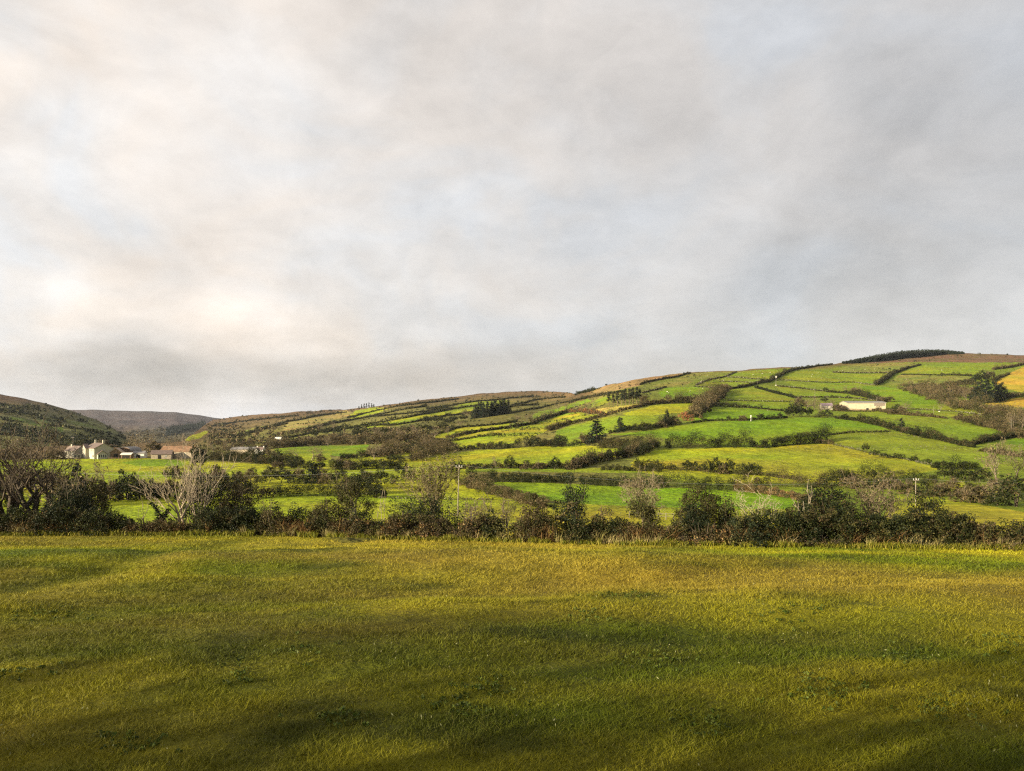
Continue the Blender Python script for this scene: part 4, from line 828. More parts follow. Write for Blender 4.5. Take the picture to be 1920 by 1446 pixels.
row([('round', 1478, 781, 20, 18), ('round', 1489, 781, 30, 26), ('round', 1500, 781, 26, 22), ('bare', 1512, 768, 22, 26), ('bare', 1528, 768, 24, 28), ('round', 1517, 780, 20, 16), ('bare', 1535, 780, 24, 26), ('bush', 1551, 781, 14, 20), ('olivebush', 1540, 783, 12, 22), ('scrub', 1500, 762, 18, 22), ('round', 1546, 757, 11, 14), ('scrub', 1570, 770, 14, 20), ('scrub', 1580, 771, 10, 16), ('bare', 1558, 762, 14, 16)], 'around the small cream farmhouse', 'trees round the hidden farmhouse')
row([('round', 1548, 732, 9, 11), ('bare', 1562, 732, 7, 8), ('bare', 1585, 732, 10, 12), ('scrub', 1604, 737, 15, 22), ('bush', 1560, 743, 5, 8), ('bush', 1568, 743, 5, 8), ('bush', 1590, 745, 6, 9)], 'on the slope above the barn roof', 'small trees above the barn')
row([('scrub', 1653, 754, 12, 22), ('scrub', 1667, 754, 12, 18), ('bush', 1682, 772, 15, 18), ('bare', 1700, 770, 16, 26), ('scrub', 1690, 774, 12, 20), ('scrub', 1672, 777, 12, 16), ('bare', 1765, 770, 18, 12)], 'beside the right end of the barn', 'bushes beside the barn')
row([('pine', 1838, 748, 34, 26), ('pine', 1850, 755, 42, 30), ('pine', 1866, 752, 38, 30), ('pine', 1878, 750, 32, 26), ('pine', 1828, 752, 26, 22), ('round', 1842, 716, 24, 26), ('round', 1830, 718, 18, 22), ('scrub', 1855, 712, 18, 20), ('bush', 1822, 722, 14, 18), ('scrub', 1795, 745, 18, 24), ('scrub', 1775, 742, 16, 22), ('bare', 1812, 752, 22, 24), ('scrub', 1716, 730, 12, 16), ('scrub', 1745, 738, 14, 20)], 'in the gully beside the golden fields', 'trees in the gully')
row([('scrub', 1872, 797, 16, 24), ('bush', 1885, 806, 14, 18), ('bare', 1900, 802, 30, 34), ('bare', 1916, 806, 34, 30), ('scrub', 1910, 816, 18, 26), ('bush', 1812, 790, 10, 12), ('bush', 1828, 797, 12, 14), ('bare', 1842, 798, 12, 16), ('bush', 1873, 818, 14, 12)], 'at the right edge of the long pasture', 'trees at the right edge')
row([('scrub', 1241, 801, 13, 20), ('pine', 1251, 797, 27, 18), ('scrub', 1264, 797, 17, 26), ('rustbush', 1282, 784, 13, 20), ('rustbush', 1290, 790, 17, 20), ('bush', 1310, 770, 12, 16), ('bush', 1196, 806, 10, 22), ('bush', 1212, 804, 12, 26)], 'left of the small vivid field', 'bushes round the rusty thicket')
row([('bare', 1270, 752, 16, 22), ('scrub', 1290, 756, 14, 22), ('scrub', 1335, 758, 14, 24), ('scrub', 1352, 742, 14, 20), ('scrub', 1348, 750, 14, 22), ('bare', 1372, 728, 6, 10), ('bare', 1436, 712, 6, 8), ('bare', 1445, 716, 5, 7)], 'in the upper brown hedge', 'trees in the upper brown hedge')
plant('pine', 1119, 831, 44, 'large bushy dark conifer with brown-tinged needles, alone above the central field', 44)
plant('pine', 1163, 809, 27, 'dark conifer right of the largest lone conifer', 26)
plant('scrub', 1100, 834, 24, 'brown leafless bush at the foot of the large lone conifer', 34)
plant('bush', 1080, 838, 14, 'dark bush left of the large lone conifer', 24)
plant('bush', 1048, 838, 24, 'tall dark bush at the right end of the hedge above the central field', 22)
row([('tallpine', x, y, h, w) for x, y, h, w in [(1142, 762, 24, 12), (1150, 762, 22, 12), (1158, 761, 27, 13), (1166, 760, 27, 14), (1173, 760, 30, 14), (1180, 759, 29, 14), (1187, 758, 30, 14), (1194, 757, 30, 15), (1200, 756, 26, 14), (1170, 756, 24, 12), (1184, 754, 24, 12)]], 'in the clump above the tan field', 'pine clump above the tan field')
row([('bare', x, y, h, w) for x, y, h, w in [(1046, 768, 14, 16), (1060, 766, 12, 16), (1082, 768, 13, 16), (1100, 765, 14, 20), (1112, 763, 12, 16), (1020, 783, 13, 14), (1034, 779, 15, 16), (970, 790, 12, 22), (988, 788, 12, 18), (1000, 787, 13, 16)]], 'below the upper pine clump', 'small bare trees on the slope')
row([('pine', x, y, h, w) for x, y, h, w in [(890, 784, 24, 16), (898, 783, 28, 16), (906, 783, 27, 15), (914, 782, 29, 16), (922, 781, 27, 16), (930, 780, 29, 16), (938, 779, 28, 16), (946, 778, 29, 15), (953, 777, 26, 14), (902, 779, 26, 14), (926, 776, 26, 14), (942, 775, 25, 14)]], 'in the dark block on the central slope', 'conifer block on the central slope')
row([('tallpine', x, y, h, w) for x, y, h, w in [(673, 769, 7, 5), (678, 768.5, 10, 5), (683, 768, 11, 5), (687, 768, 11, 5), (692, 767.5, 12, 5), (697, 767, 11, 5), (701, 766.5, 9, 5)]], 'on the left skyline', 'pine clump on the left skyline')
plant('bush', 580, 776, 8, 'lone dark tree standing on the left skyline', 12)
row([('bare', 875, 784, 18, 22), ('round', 868, 788, 14, 16), ('round', 850, 790, 15, 18), ('round', 820, 790, 14, 22), ('round', 800, 792, 14, 20), ('bare', 860, 800, 12, 20), ('round', 840, 796, 14, 22)], 'left of the dark conifer block', 'trees left of the conifer block')
# lower left middle distance
row([('round', 505, 907, 34, 26), ('round', 528, 907, 32, 30), ('bush', 552, 907, 20, 22), ('pine', 586, 906, 36, 34), ('bush', 570, 907, 16, 20), ('scrub', 610, 907, 22, 26), ('round', 628, 907, 24, 20), ('bush', 490, 908, 18, 18)], 'behind the long clipped hedge', 'trees behind the clipped hedge')
row([('olivebush', 655, 915, 34, 36), ('round', 680, 918, 42, 40), ('round', 700, 925, 32, 30), ('round', 668, 925, 34, 34), ('bush', 705, 931, 24, 34), ('scrub', 648, 925, 28, 28)], 'right of the long clipped hedge', 'trees right of the clipped hedge')
row([('round', 752, 895, 34, 26), ('bush', 765, 900, 28, 24), ('round', 862, 886, 22, 18), ('bush', 846, 888, 26, 24), ('bush', 884, 892, 18, 20)], 'around the tall bushy bare tree', 'dark trees round the bushy bare tree')
row([('bare', 585, 864, 28, 34), ('bare', 558, 858, 18, 26), ('round', 560, 881, 28, 18), ('round', 550, 883, 24, 20), ('round', 520, 862, 22, 20), ('round', 514, 874, 20, 24), ('bare', 702, 862, 28, 30), ('scrub', 720, 858, 22, 26), ('scrub', 740, 852, 22, 28), ('scrub', 800, 846, 24, 24), ('scrub', 815, 846, 20, 22), ('scrub', 785, 850, 18, 20), ('bush', 775, 847, 18, 30), ('bush', 758, 846, 16, 26), ('bare', 795, 835, 20, 26), ('bush', 650, 862, 14, 20), ('scrub', 600, 866, 14, 24), ('scrub', 640, 870, 12, 22)], 'around the vivid left field', 'trees round the vivid left field')
row([('bush', 690, 870, 12, 20), ('bush', 640, 880, 18, 22), ('bush', 668, 881, 17, 20), ('scrub', 655, 881, 20, 20), ('bush', 720, 880, 18, 24), ('round', 735, 866, 16, 20), ('bush', 748, 864, 14, 22), ('bush', 475, 888, 14, 12), ('scrub', 472, 868, 10, 16), ('scrub', 520, 880, 16, 24)], 'in the hedge across the valley floor', 'bushes in the valley floor hedge')
row([('scrub', x, y, h, w) for x, y, h, w in [(580, 832, 16, 22), (602, 832, 18, 20), (625, 830, 20, 24), (648, 830, 22, 26), (690, 830, 20, 26), (712, 829, 22, 24), (735, 828, 22, 26), (757, 830, 20, 26), (780, 828, 20, 24)]] +
    [('round', x, y, h, w) for x, y, h, w in [(590, 820, 16, 16), (610, 815, 14, 18), (632, 814, 16, 16), (640, 824, 16, 12), (670, 820, 20, 20), (683, 818, 18, 16), (560, 832, 12, 16), (545, 834, 12, 18), (720, 812, 14, 20), (760, 812, 14, 22), (800, 810, 14, 20), (830, 804, 13, 20), (655, 808, 14, 14), (646, 803, 12, 12)]] +
    [('bare', x, y, h, w) for x, y, h, w in [(615, 836, 18, 20), (660, 835, 18, 22), (700, 818, 18, 24), (745, 818, 18, 24), (775, 816, 16, 24), (815, 822, 18, 22), (840, 815, 14, 20), (625, 806, 14, 20), (595, 806, 12, 18)]],
    'in the brown wood on the left slope', 'wood on the left slope')
# between the farm and the near hedge
row([('pine', 145, 950, 74, 42), ('round', 227, 893, 15, 10), ('round', 246, 932, 56, 40), ('round', 262, 936, 44, 34), ('bush', 218, 934, 44, 40), ('bush', 275, 936, 46, 40), ('scrub', 205, 938, 42, 40), ('bare', 195, 912, 46, 28), ('scrub', 172, 944, 62, 44), ('bush', 240, 938, 34, 50), ('olivebush', 120, 950, 60, 50)], 'in the thicket below the farm field', 'thicket below the farm field')
row([('round', 372, 880, 30, 26), ('round', 366, 920, 52, 40), ('bush', 390, 938, 50, 50), ('round', 430, 935, 52, 36), ('round', 452, 930, 44, 36), ('scrub', 408, 915, 46, 34), ('bush', 350, 940, 40, 40), ('scrub', 320, 930, 38, 40), ('scrub', 295, 932, 34, 34)], 'behind the tall pale bare tree', 'trees behind the pale bare tree')
row([('scrub', 30, 920, 44, 60), ('scrub', 70, 915, 40, 54), ('scrub', 105, 925, 44, 50), ('scrub', 5, 935, 40, 60), ('bush', -20, 950, 60, 70)], 'behind the ivy-clad trees at the left edge', 'brown scrub behind the ivy-clad trees')
row([('scrub', 20, 862, 22, 50), ('bare', 45, 862, 40, 50), ('bare', 85, 861, 34, 46), ('bare', 10, 863, 44, 50), ('scrub', 105, 862, 22, 34), ('bare', -30, 863, 44, 60), ('bare', 115, 858, 24, 30)], 'left of the white farmhouse', 'bare trees left of the farmhouse')
row([('round', 150, 842, 22, 26), ('pine', 215, 838, 20, 24), ('bare', 262, 848, 30, 28), ('bare', 278, 850, 34, 30), ('bare', 252, 846, 26, 24), ('scrub', 288, 850, 26, 26), ('round', 296, 848, 16, 12), ('bare', 310, 842, 22, 26), ('bare', 330, 842, 20, 24), ('bare', 345, 842, 22, 24), ('round', 370, 862, 34, 28), ('bush', 385, 862, 26, 24), ('bare', 400, 850, 26, 30), ('bare', 425, 846, 20, 24), ('scrub', 240, 845, 16, 22), ('bare', 360, 838, 20, 24), ('bush', 236, 842, 14, 20), ('scrub', 190, 838, 14, 30)], 'behind the farm roofs', 'trees behind the farm')
row([('scrub', x, y, h, w) for x, y, h, w in [(440, 840, 12, 18), (455, 838, 10, 16), (470, 836, 12, 16), (505, 838, 12, 16), (520, 836, 13, 18), (535, 834, 14, 16)]] + [('round', 452, 834, 12, 11), ('round', 438, 833, 10, 9), ('bush', 505, 832, 8, 14)], 'round the white farmhouse across the valley', 'scrub round the far farmhouse')
# right middle distance
row([('bare', 1868, 905, 76, 62), ('bare', 1905, 900, 60, 50), ('round', 1790, 898, 26, 30), ('bush', 1810, 898, 24, 34), ('round', 1838, 902, 30, 40), ('round', 1770, 896, 22, 26), ('olivebush', 1822, 916, 26, 26), ('bush', 1905, 950, 60, 80), ('scrub', 1820, 942, 36, 34), ('scrub', 1845, 942, 38, 36), ('bare', 1865, 944, 44, 34), ('scrub', 1800, 940, 30, 30), ('scrub', 1880, 925, 34, 50), ('scrub', 1786, 915, 22, 26), ('bush', 1870, 948, 30, 40)], 'in the thicket at the right edge', 'thicket at the right edge')
row([('scrub', 1700, 925, 26, 40), ('olivebush', 1740, 928, 34, 40), ('scrub', 1765, 930, 30, 34), ('bush', 1640, 915, 22, 40), ('scrub', 1670, 918, 24, 36), ('bush', 1575, 900, 22, 26), ('bush', 1592, 898, 20, 24), ('round', 1635, 898, 24, 18), ('scrub', 1600, 915, 26, 40)], 'around the second pole', 'scrub round the second pole')

row([('round', 470, 852, 16, 12), ('round', 490, 856, 14, 16), ('scrub', 500, 853, 16, 16), ('bush', 462, 858, 12, 22), ('bush', 482, 860, 10, 20), ('scrub', 440, 856, 12, 22), ('round', 512, 834, 9, 10)], 'in front of the small white farmhouse', 'trees before the far farmhouse')
row([('round', 540, 905, 26, 26), ('scrub', 600, 900, 24, 26), ('round', 640, 900, 24, 22), ('olivebush', 470, 925, 26, 34), ('scrub', 500, 932, 24, 28), ('round', 715, 905, 30, 26), ('bush', 735, 908, 22, 26), ('scrub', 690, 905, 24, 26), ('round', 600, 882, 20, 20), ('bush', 580, 883, 18, 24), ('scrub', 560, 900, 22, 24)], 'on the flat mid-valley ground', 'trees on the flat ground')
row([('bush', 300, 935, 26, 30), ('round', 318, 900, 26, 24), ('scrub', 332, 898, 26, 26), ('bush', 410, 900, 24, 30), ('scrub', 470, 905, 26, 26), ('scrub', 446, 905, 24, 24)], 'on the flat field below the farm barns', 'bushes below the farm barns')

# ------------------------------------------------------------------ the near hedge, plant by plant
def g_near(x, Dd):
    X = (x-CX)/F*Dd; return Vector((X, Dd, float(zg(X, Dd)[0])))
_fg = [0]
def shrub(name, cat, x, w, ytop, off, pal, label, pal2=None, f2=0.2, leaf=0.052, r=0.30, dens=1.0, stems=True, under=0.0, depthm=None, stemcol=(0.12, 0.09, 0.06), asp=1.0, twigs=0, z0=0.0, hide=0.15):
    """one shrub of the near hedge: x centre px, w width px, ytop px of its top, off metres behind the hedge front"""
    _fg[0] += 1; rng = np.random.default_rng(5000+_fg[0])
    Dd = float(Y_hedge(x))+off; p = g_near(x, Dd); h = (HY-ytop)/F*Dd-p.z; wm = w/ppm(Dd); dm = depthm or min(wm, 3.2)
    t = thing(name, label, cat, (p.x, p.y, p.z-hide))
    k = int(np.clip(dens*wm*max(h, 0.6)*dm**0.5*1.9/(r*r), 30, 900)); per = int(np.clip(30*(r/0.3)**2*(0.052/leaf)**2, 12, 60))
    C, R = massed(rng, wm, dm, h+hide, k, r, z0=z0, under=under)
    obj('crown', mesh_np('crown', *clusters(C, R, per, leaf, pal, rng, pal2, f2, asp=asp), M_LEAF), parent=t)
    if stems:
        S = []
        for i in range(7+twigs):
            c = C[rng.integers(0, len(C))]; b = np.array([c[0]*0.35, c[1]*0.35, 0]); q = b; m = 4
            tip = c+np.array([rng.normal()*0.1, rng.normal()*0.1, rng.uniform(0.0, 0.35)+(0.2 if i >= 7 else 0)])
            for j in range(m):
                q2 = b+(tip-b)*((j+1)/m)+rng.normal(size=3)*0.05; S.append([*q, 0.035*(1-j/m)+0.008, *q2, 0.035*(1-(j+1)/m)+0.008]); q = q2
        obj('stem', mesh_np('stem', *tubes(S, 3, stemcol, rng), M_LEAF), parent=t)
    return t
def tree(name, x, w, ytop, off, label, col=(0.30, 0.24, 0.17), r0=0.14, levels=5, kids=(6, 4, 4, 3, 3), spread=0.85, trunk=0.28, up=0.3, fork=1, tipr=0.011, leaves=None, nleaf=0, leaf=0.05, ivy=None, lean=(0, 0), cat='tree', hide=0.15, Dd=None, wob=0.17, twig=0.0, seed=None, ratio=0.62, rk=(0.5, 0.7), pct=99.7):
    _fg[0] += 1; rng = np.random.default_rng(seed if seed is not None else 6000+_fg[0])
    Dd = Dd or float(Y_hedge(x))+off; p = g_near(x, Dd); h = (HY-ytop)/F*Dd-p.z; wm = w/ppm(Dd)
    t = thing(name, label, cat, (p.x, p.y, p.z-hide))
    S, T = branches(rng, h, r0, spread, levels, kids, lean, trunk, up, wob, tipr, fork, ratio, rk)
    S, T = fit(S, T, wm, h+hide, pct)
    a = S[S[:, 8] <= 1]; b = S[S[:, 8] > 1]
    obj('trunk', mesh_np('trunk', *tubes(a[:, :8], 6, col, rng), M_LEAF), parent=t)
    prt = [tubes(b[:, :8], 3, col, rng)]
    if leaves:
        P = T[rng.integers(0, len(T), nleaf)]+rng.normal(size=(nleaf, 3))*0.16
        prt.append(quads(P, leaf*rng.uniform(0.6, 1.3, nleaf), rng, pick_cols(nleaf, leaves, rng)))
    if twig:
        P = np.repeat(T, 3, 0)+rng.normal(size=(len(T)*3, 3))*0.10; P = P[P[:, 2] > 0.3]
        prt.append(quads(P, 0.085*twig, rng, pick_cols(len(P), 'twig', rng)*np.array(col).mean()/0.13, asp=2.6) if False else quads(P, 0.06*twig, rng, pick_cols(len(P), 'brown' if col[0] < 0.2 else 'twig', rng), asp=2.4))
    obj('crown', mesh_np('crown', *join(prt), M_LEAF), parent=t)
    if ivy:
        zmax, rad, n = ivy; m = S[(S[:, 8] <= 1) & (S[:, 2] < zmax)]; idx = rng.integers(0, len(m), n); f = rng.random(n)[:, None]
        P = m[idx, :3]*(1-f)+m[idx, 4:7]*f; P = P+rng.normal(size=(n, 3))*rad*(1-0.5*P[:, 2:3]/zmax)
        obj('ivy', mesh_np('ivy', *quads(P, 0.06*rng.uniform(0.6, 1.3, n), rng, pick_cols(n, 'holly', rng)), M_LEAF), parent=t)
    return t
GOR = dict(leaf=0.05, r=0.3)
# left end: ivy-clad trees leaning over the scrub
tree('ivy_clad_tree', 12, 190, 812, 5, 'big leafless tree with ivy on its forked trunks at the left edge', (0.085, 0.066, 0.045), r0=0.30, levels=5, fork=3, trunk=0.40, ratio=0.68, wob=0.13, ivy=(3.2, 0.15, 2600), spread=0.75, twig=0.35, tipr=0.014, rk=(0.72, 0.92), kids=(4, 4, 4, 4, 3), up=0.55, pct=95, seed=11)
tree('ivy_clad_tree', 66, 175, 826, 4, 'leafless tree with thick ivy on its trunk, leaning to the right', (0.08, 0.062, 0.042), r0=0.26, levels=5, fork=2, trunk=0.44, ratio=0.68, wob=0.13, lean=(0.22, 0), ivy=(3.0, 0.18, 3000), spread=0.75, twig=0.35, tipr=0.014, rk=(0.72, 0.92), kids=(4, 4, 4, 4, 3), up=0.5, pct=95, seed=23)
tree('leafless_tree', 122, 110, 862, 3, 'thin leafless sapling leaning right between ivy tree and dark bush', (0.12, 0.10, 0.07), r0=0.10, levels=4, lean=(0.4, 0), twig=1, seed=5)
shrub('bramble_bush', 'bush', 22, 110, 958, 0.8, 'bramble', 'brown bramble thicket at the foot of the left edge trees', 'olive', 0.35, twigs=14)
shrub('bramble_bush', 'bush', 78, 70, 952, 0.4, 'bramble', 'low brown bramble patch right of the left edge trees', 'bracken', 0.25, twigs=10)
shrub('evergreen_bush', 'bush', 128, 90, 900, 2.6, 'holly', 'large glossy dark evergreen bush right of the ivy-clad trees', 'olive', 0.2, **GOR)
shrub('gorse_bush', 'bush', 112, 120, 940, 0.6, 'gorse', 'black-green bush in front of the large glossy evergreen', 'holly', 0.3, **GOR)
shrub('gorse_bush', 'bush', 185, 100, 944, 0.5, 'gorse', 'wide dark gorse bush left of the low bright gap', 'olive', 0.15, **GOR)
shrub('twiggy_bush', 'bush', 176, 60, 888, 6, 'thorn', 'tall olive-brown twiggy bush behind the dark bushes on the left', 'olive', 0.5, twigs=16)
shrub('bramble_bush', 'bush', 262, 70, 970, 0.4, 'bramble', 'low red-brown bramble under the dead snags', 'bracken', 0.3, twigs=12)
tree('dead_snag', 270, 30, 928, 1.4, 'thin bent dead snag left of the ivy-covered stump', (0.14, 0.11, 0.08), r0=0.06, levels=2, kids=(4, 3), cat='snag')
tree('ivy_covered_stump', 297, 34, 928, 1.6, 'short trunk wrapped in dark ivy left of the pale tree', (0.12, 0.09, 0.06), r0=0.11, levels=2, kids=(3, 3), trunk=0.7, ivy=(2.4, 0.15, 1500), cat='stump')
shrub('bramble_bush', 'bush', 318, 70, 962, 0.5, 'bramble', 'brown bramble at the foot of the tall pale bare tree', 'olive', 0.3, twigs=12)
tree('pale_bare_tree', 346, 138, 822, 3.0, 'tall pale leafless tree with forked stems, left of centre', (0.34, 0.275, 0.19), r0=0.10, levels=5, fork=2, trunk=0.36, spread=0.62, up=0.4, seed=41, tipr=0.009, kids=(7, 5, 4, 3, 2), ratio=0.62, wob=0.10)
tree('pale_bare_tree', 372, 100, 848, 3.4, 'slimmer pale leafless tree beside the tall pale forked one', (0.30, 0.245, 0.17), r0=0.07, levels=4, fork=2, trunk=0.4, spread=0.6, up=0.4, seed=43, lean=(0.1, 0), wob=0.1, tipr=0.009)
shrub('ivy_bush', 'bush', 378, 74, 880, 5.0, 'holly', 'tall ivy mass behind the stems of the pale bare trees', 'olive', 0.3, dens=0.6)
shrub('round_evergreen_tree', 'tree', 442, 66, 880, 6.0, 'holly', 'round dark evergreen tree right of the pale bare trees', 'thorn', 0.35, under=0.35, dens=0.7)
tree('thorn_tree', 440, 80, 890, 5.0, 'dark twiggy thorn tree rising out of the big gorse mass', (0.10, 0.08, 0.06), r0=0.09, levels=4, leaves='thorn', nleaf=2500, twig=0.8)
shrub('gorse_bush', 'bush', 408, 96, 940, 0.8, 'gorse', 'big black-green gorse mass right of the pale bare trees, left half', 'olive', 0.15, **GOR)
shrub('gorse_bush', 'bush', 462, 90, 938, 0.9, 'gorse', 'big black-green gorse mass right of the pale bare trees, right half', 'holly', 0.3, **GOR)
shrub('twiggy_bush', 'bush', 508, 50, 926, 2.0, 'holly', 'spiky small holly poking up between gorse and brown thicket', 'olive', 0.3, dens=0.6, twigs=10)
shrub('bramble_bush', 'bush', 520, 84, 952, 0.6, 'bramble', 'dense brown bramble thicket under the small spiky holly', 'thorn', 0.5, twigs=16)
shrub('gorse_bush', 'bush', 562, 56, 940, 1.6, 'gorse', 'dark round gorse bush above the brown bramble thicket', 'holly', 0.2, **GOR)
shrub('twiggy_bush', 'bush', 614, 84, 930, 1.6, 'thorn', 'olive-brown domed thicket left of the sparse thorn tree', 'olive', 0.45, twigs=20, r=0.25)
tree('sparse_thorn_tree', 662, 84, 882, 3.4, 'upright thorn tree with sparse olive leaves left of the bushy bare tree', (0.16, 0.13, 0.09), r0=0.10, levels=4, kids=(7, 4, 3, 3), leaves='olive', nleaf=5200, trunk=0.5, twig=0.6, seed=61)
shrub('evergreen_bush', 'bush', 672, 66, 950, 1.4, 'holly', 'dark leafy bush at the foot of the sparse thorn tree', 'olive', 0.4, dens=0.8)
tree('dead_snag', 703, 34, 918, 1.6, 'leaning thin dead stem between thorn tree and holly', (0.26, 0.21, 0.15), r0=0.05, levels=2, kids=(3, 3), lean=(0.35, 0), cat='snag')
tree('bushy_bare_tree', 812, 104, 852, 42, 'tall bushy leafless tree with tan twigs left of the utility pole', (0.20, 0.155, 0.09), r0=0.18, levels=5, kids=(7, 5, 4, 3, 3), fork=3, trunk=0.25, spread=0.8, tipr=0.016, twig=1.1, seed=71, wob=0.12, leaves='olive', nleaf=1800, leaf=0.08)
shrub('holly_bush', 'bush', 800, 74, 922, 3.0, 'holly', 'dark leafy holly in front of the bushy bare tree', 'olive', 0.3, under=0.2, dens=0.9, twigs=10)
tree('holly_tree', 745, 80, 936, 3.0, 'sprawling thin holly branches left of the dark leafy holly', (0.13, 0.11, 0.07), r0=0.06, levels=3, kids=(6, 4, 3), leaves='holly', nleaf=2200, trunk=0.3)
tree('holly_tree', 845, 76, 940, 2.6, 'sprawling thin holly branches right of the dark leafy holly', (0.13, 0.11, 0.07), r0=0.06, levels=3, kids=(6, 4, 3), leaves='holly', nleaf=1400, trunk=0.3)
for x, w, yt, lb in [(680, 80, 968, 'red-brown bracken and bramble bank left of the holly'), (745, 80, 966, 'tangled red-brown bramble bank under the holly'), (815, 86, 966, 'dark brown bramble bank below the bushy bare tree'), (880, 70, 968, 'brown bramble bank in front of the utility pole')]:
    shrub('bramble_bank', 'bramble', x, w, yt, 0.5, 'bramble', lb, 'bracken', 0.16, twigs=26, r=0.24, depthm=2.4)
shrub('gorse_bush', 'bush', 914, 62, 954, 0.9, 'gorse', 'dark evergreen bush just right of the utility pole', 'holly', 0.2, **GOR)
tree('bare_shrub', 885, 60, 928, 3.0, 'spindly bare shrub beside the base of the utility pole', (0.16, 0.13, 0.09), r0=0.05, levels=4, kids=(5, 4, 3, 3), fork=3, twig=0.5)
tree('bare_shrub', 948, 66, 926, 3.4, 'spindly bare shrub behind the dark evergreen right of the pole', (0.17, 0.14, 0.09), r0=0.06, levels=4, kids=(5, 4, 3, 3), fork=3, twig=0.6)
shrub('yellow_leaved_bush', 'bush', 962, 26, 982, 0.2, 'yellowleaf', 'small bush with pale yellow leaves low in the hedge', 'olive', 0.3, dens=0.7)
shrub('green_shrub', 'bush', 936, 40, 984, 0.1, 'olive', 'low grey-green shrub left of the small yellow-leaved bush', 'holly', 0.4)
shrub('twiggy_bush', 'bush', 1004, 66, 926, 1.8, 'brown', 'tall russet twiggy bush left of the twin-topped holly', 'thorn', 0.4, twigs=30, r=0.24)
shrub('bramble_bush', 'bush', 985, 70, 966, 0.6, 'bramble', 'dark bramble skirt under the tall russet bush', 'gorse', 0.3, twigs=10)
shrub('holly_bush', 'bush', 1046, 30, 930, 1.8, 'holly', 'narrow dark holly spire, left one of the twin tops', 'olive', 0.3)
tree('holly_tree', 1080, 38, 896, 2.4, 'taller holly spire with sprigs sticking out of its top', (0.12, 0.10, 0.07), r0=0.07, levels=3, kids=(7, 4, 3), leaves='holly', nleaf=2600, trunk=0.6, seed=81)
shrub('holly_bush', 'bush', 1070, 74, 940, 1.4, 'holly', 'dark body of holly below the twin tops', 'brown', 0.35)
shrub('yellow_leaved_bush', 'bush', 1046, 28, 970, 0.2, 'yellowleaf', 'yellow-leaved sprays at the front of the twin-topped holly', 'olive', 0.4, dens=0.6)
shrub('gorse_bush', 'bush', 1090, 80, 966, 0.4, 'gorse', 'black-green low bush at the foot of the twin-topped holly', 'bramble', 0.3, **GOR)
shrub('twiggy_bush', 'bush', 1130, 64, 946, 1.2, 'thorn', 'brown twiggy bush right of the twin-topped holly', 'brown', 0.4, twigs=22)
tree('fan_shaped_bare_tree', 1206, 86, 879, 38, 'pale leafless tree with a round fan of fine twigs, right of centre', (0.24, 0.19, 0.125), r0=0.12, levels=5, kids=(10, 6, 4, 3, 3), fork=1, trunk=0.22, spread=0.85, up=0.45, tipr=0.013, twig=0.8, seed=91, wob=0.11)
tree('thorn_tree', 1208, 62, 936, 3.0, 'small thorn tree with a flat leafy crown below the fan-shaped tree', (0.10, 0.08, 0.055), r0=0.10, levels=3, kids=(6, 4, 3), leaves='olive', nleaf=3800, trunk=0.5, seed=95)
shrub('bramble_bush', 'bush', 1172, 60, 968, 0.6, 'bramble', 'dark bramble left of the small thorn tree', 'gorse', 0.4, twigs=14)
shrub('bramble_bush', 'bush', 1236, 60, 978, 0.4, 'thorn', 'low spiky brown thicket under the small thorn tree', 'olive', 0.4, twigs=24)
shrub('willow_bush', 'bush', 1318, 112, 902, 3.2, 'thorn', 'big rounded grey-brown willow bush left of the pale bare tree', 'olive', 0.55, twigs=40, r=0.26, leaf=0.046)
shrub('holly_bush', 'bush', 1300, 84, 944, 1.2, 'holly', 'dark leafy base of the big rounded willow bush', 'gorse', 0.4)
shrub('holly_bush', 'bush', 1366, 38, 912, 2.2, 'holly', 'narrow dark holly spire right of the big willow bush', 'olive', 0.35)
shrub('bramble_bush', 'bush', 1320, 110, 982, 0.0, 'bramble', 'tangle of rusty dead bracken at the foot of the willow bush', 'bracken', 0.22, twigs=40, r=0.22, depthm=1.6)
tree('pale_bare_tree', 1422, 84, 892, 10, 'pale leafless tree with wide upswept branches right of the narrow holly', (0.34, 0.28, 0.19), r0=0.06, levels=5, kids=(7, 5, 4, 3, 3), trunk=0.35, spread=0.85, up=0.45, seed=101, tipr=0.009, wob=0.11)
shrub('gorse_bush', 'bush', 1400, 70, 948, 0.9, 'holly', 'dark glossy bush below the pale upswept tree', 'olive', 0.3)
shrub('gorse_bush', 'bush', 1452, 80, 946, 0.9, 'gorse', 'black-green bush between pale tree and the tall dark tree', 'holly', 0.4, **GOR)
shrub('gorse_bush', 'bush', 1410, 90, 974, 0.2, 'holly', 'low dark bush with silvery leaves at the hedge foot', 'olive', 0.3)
shrub('ivy_tree', 'tree', 1548, 116, 880, 3.0, 'holly', 'tallest dark leafy tree of the near hedge, right of centre', 'thorn', 0.35, twigs=20)
tree('pale_bare_tree', 1520, 44, 902, 2.2, 'pale forked bare stems in front of the tallest dark tree', (0.36, 0.30, 0.21), r0=0.045, levels=3, kids=(5, 3, 3), trunk=0.5, up=0.5, seed=103)
shrub('gorse_bush', 'bush', 1510, 84, 950, 0.7, 'gorse', 'black-green bush at the left foot of the tallest dark tree', 'holly', 0.2, **GOR)
shrub('gorse_bush', 'bush', 1580, 84, 950, 0.7, 'gorse', 'black-green bush at the right foot of the tallest dark tree', 'olive', 0.2, **GOR)
tree('bushy_bare_tree', 1646, 104, 886, 4.5, 'wide leafless bush with upswept pale twigs left of the second pole', (0.20, 0.155, 0.10), r0=0.08, levels=5, kids=(7, 5, 4, 3, 3), fork=3, trunk=0.22, spread=0.8, up=0.4, twig=0.6, seed=107, tipr=0.010, wob=0.11)
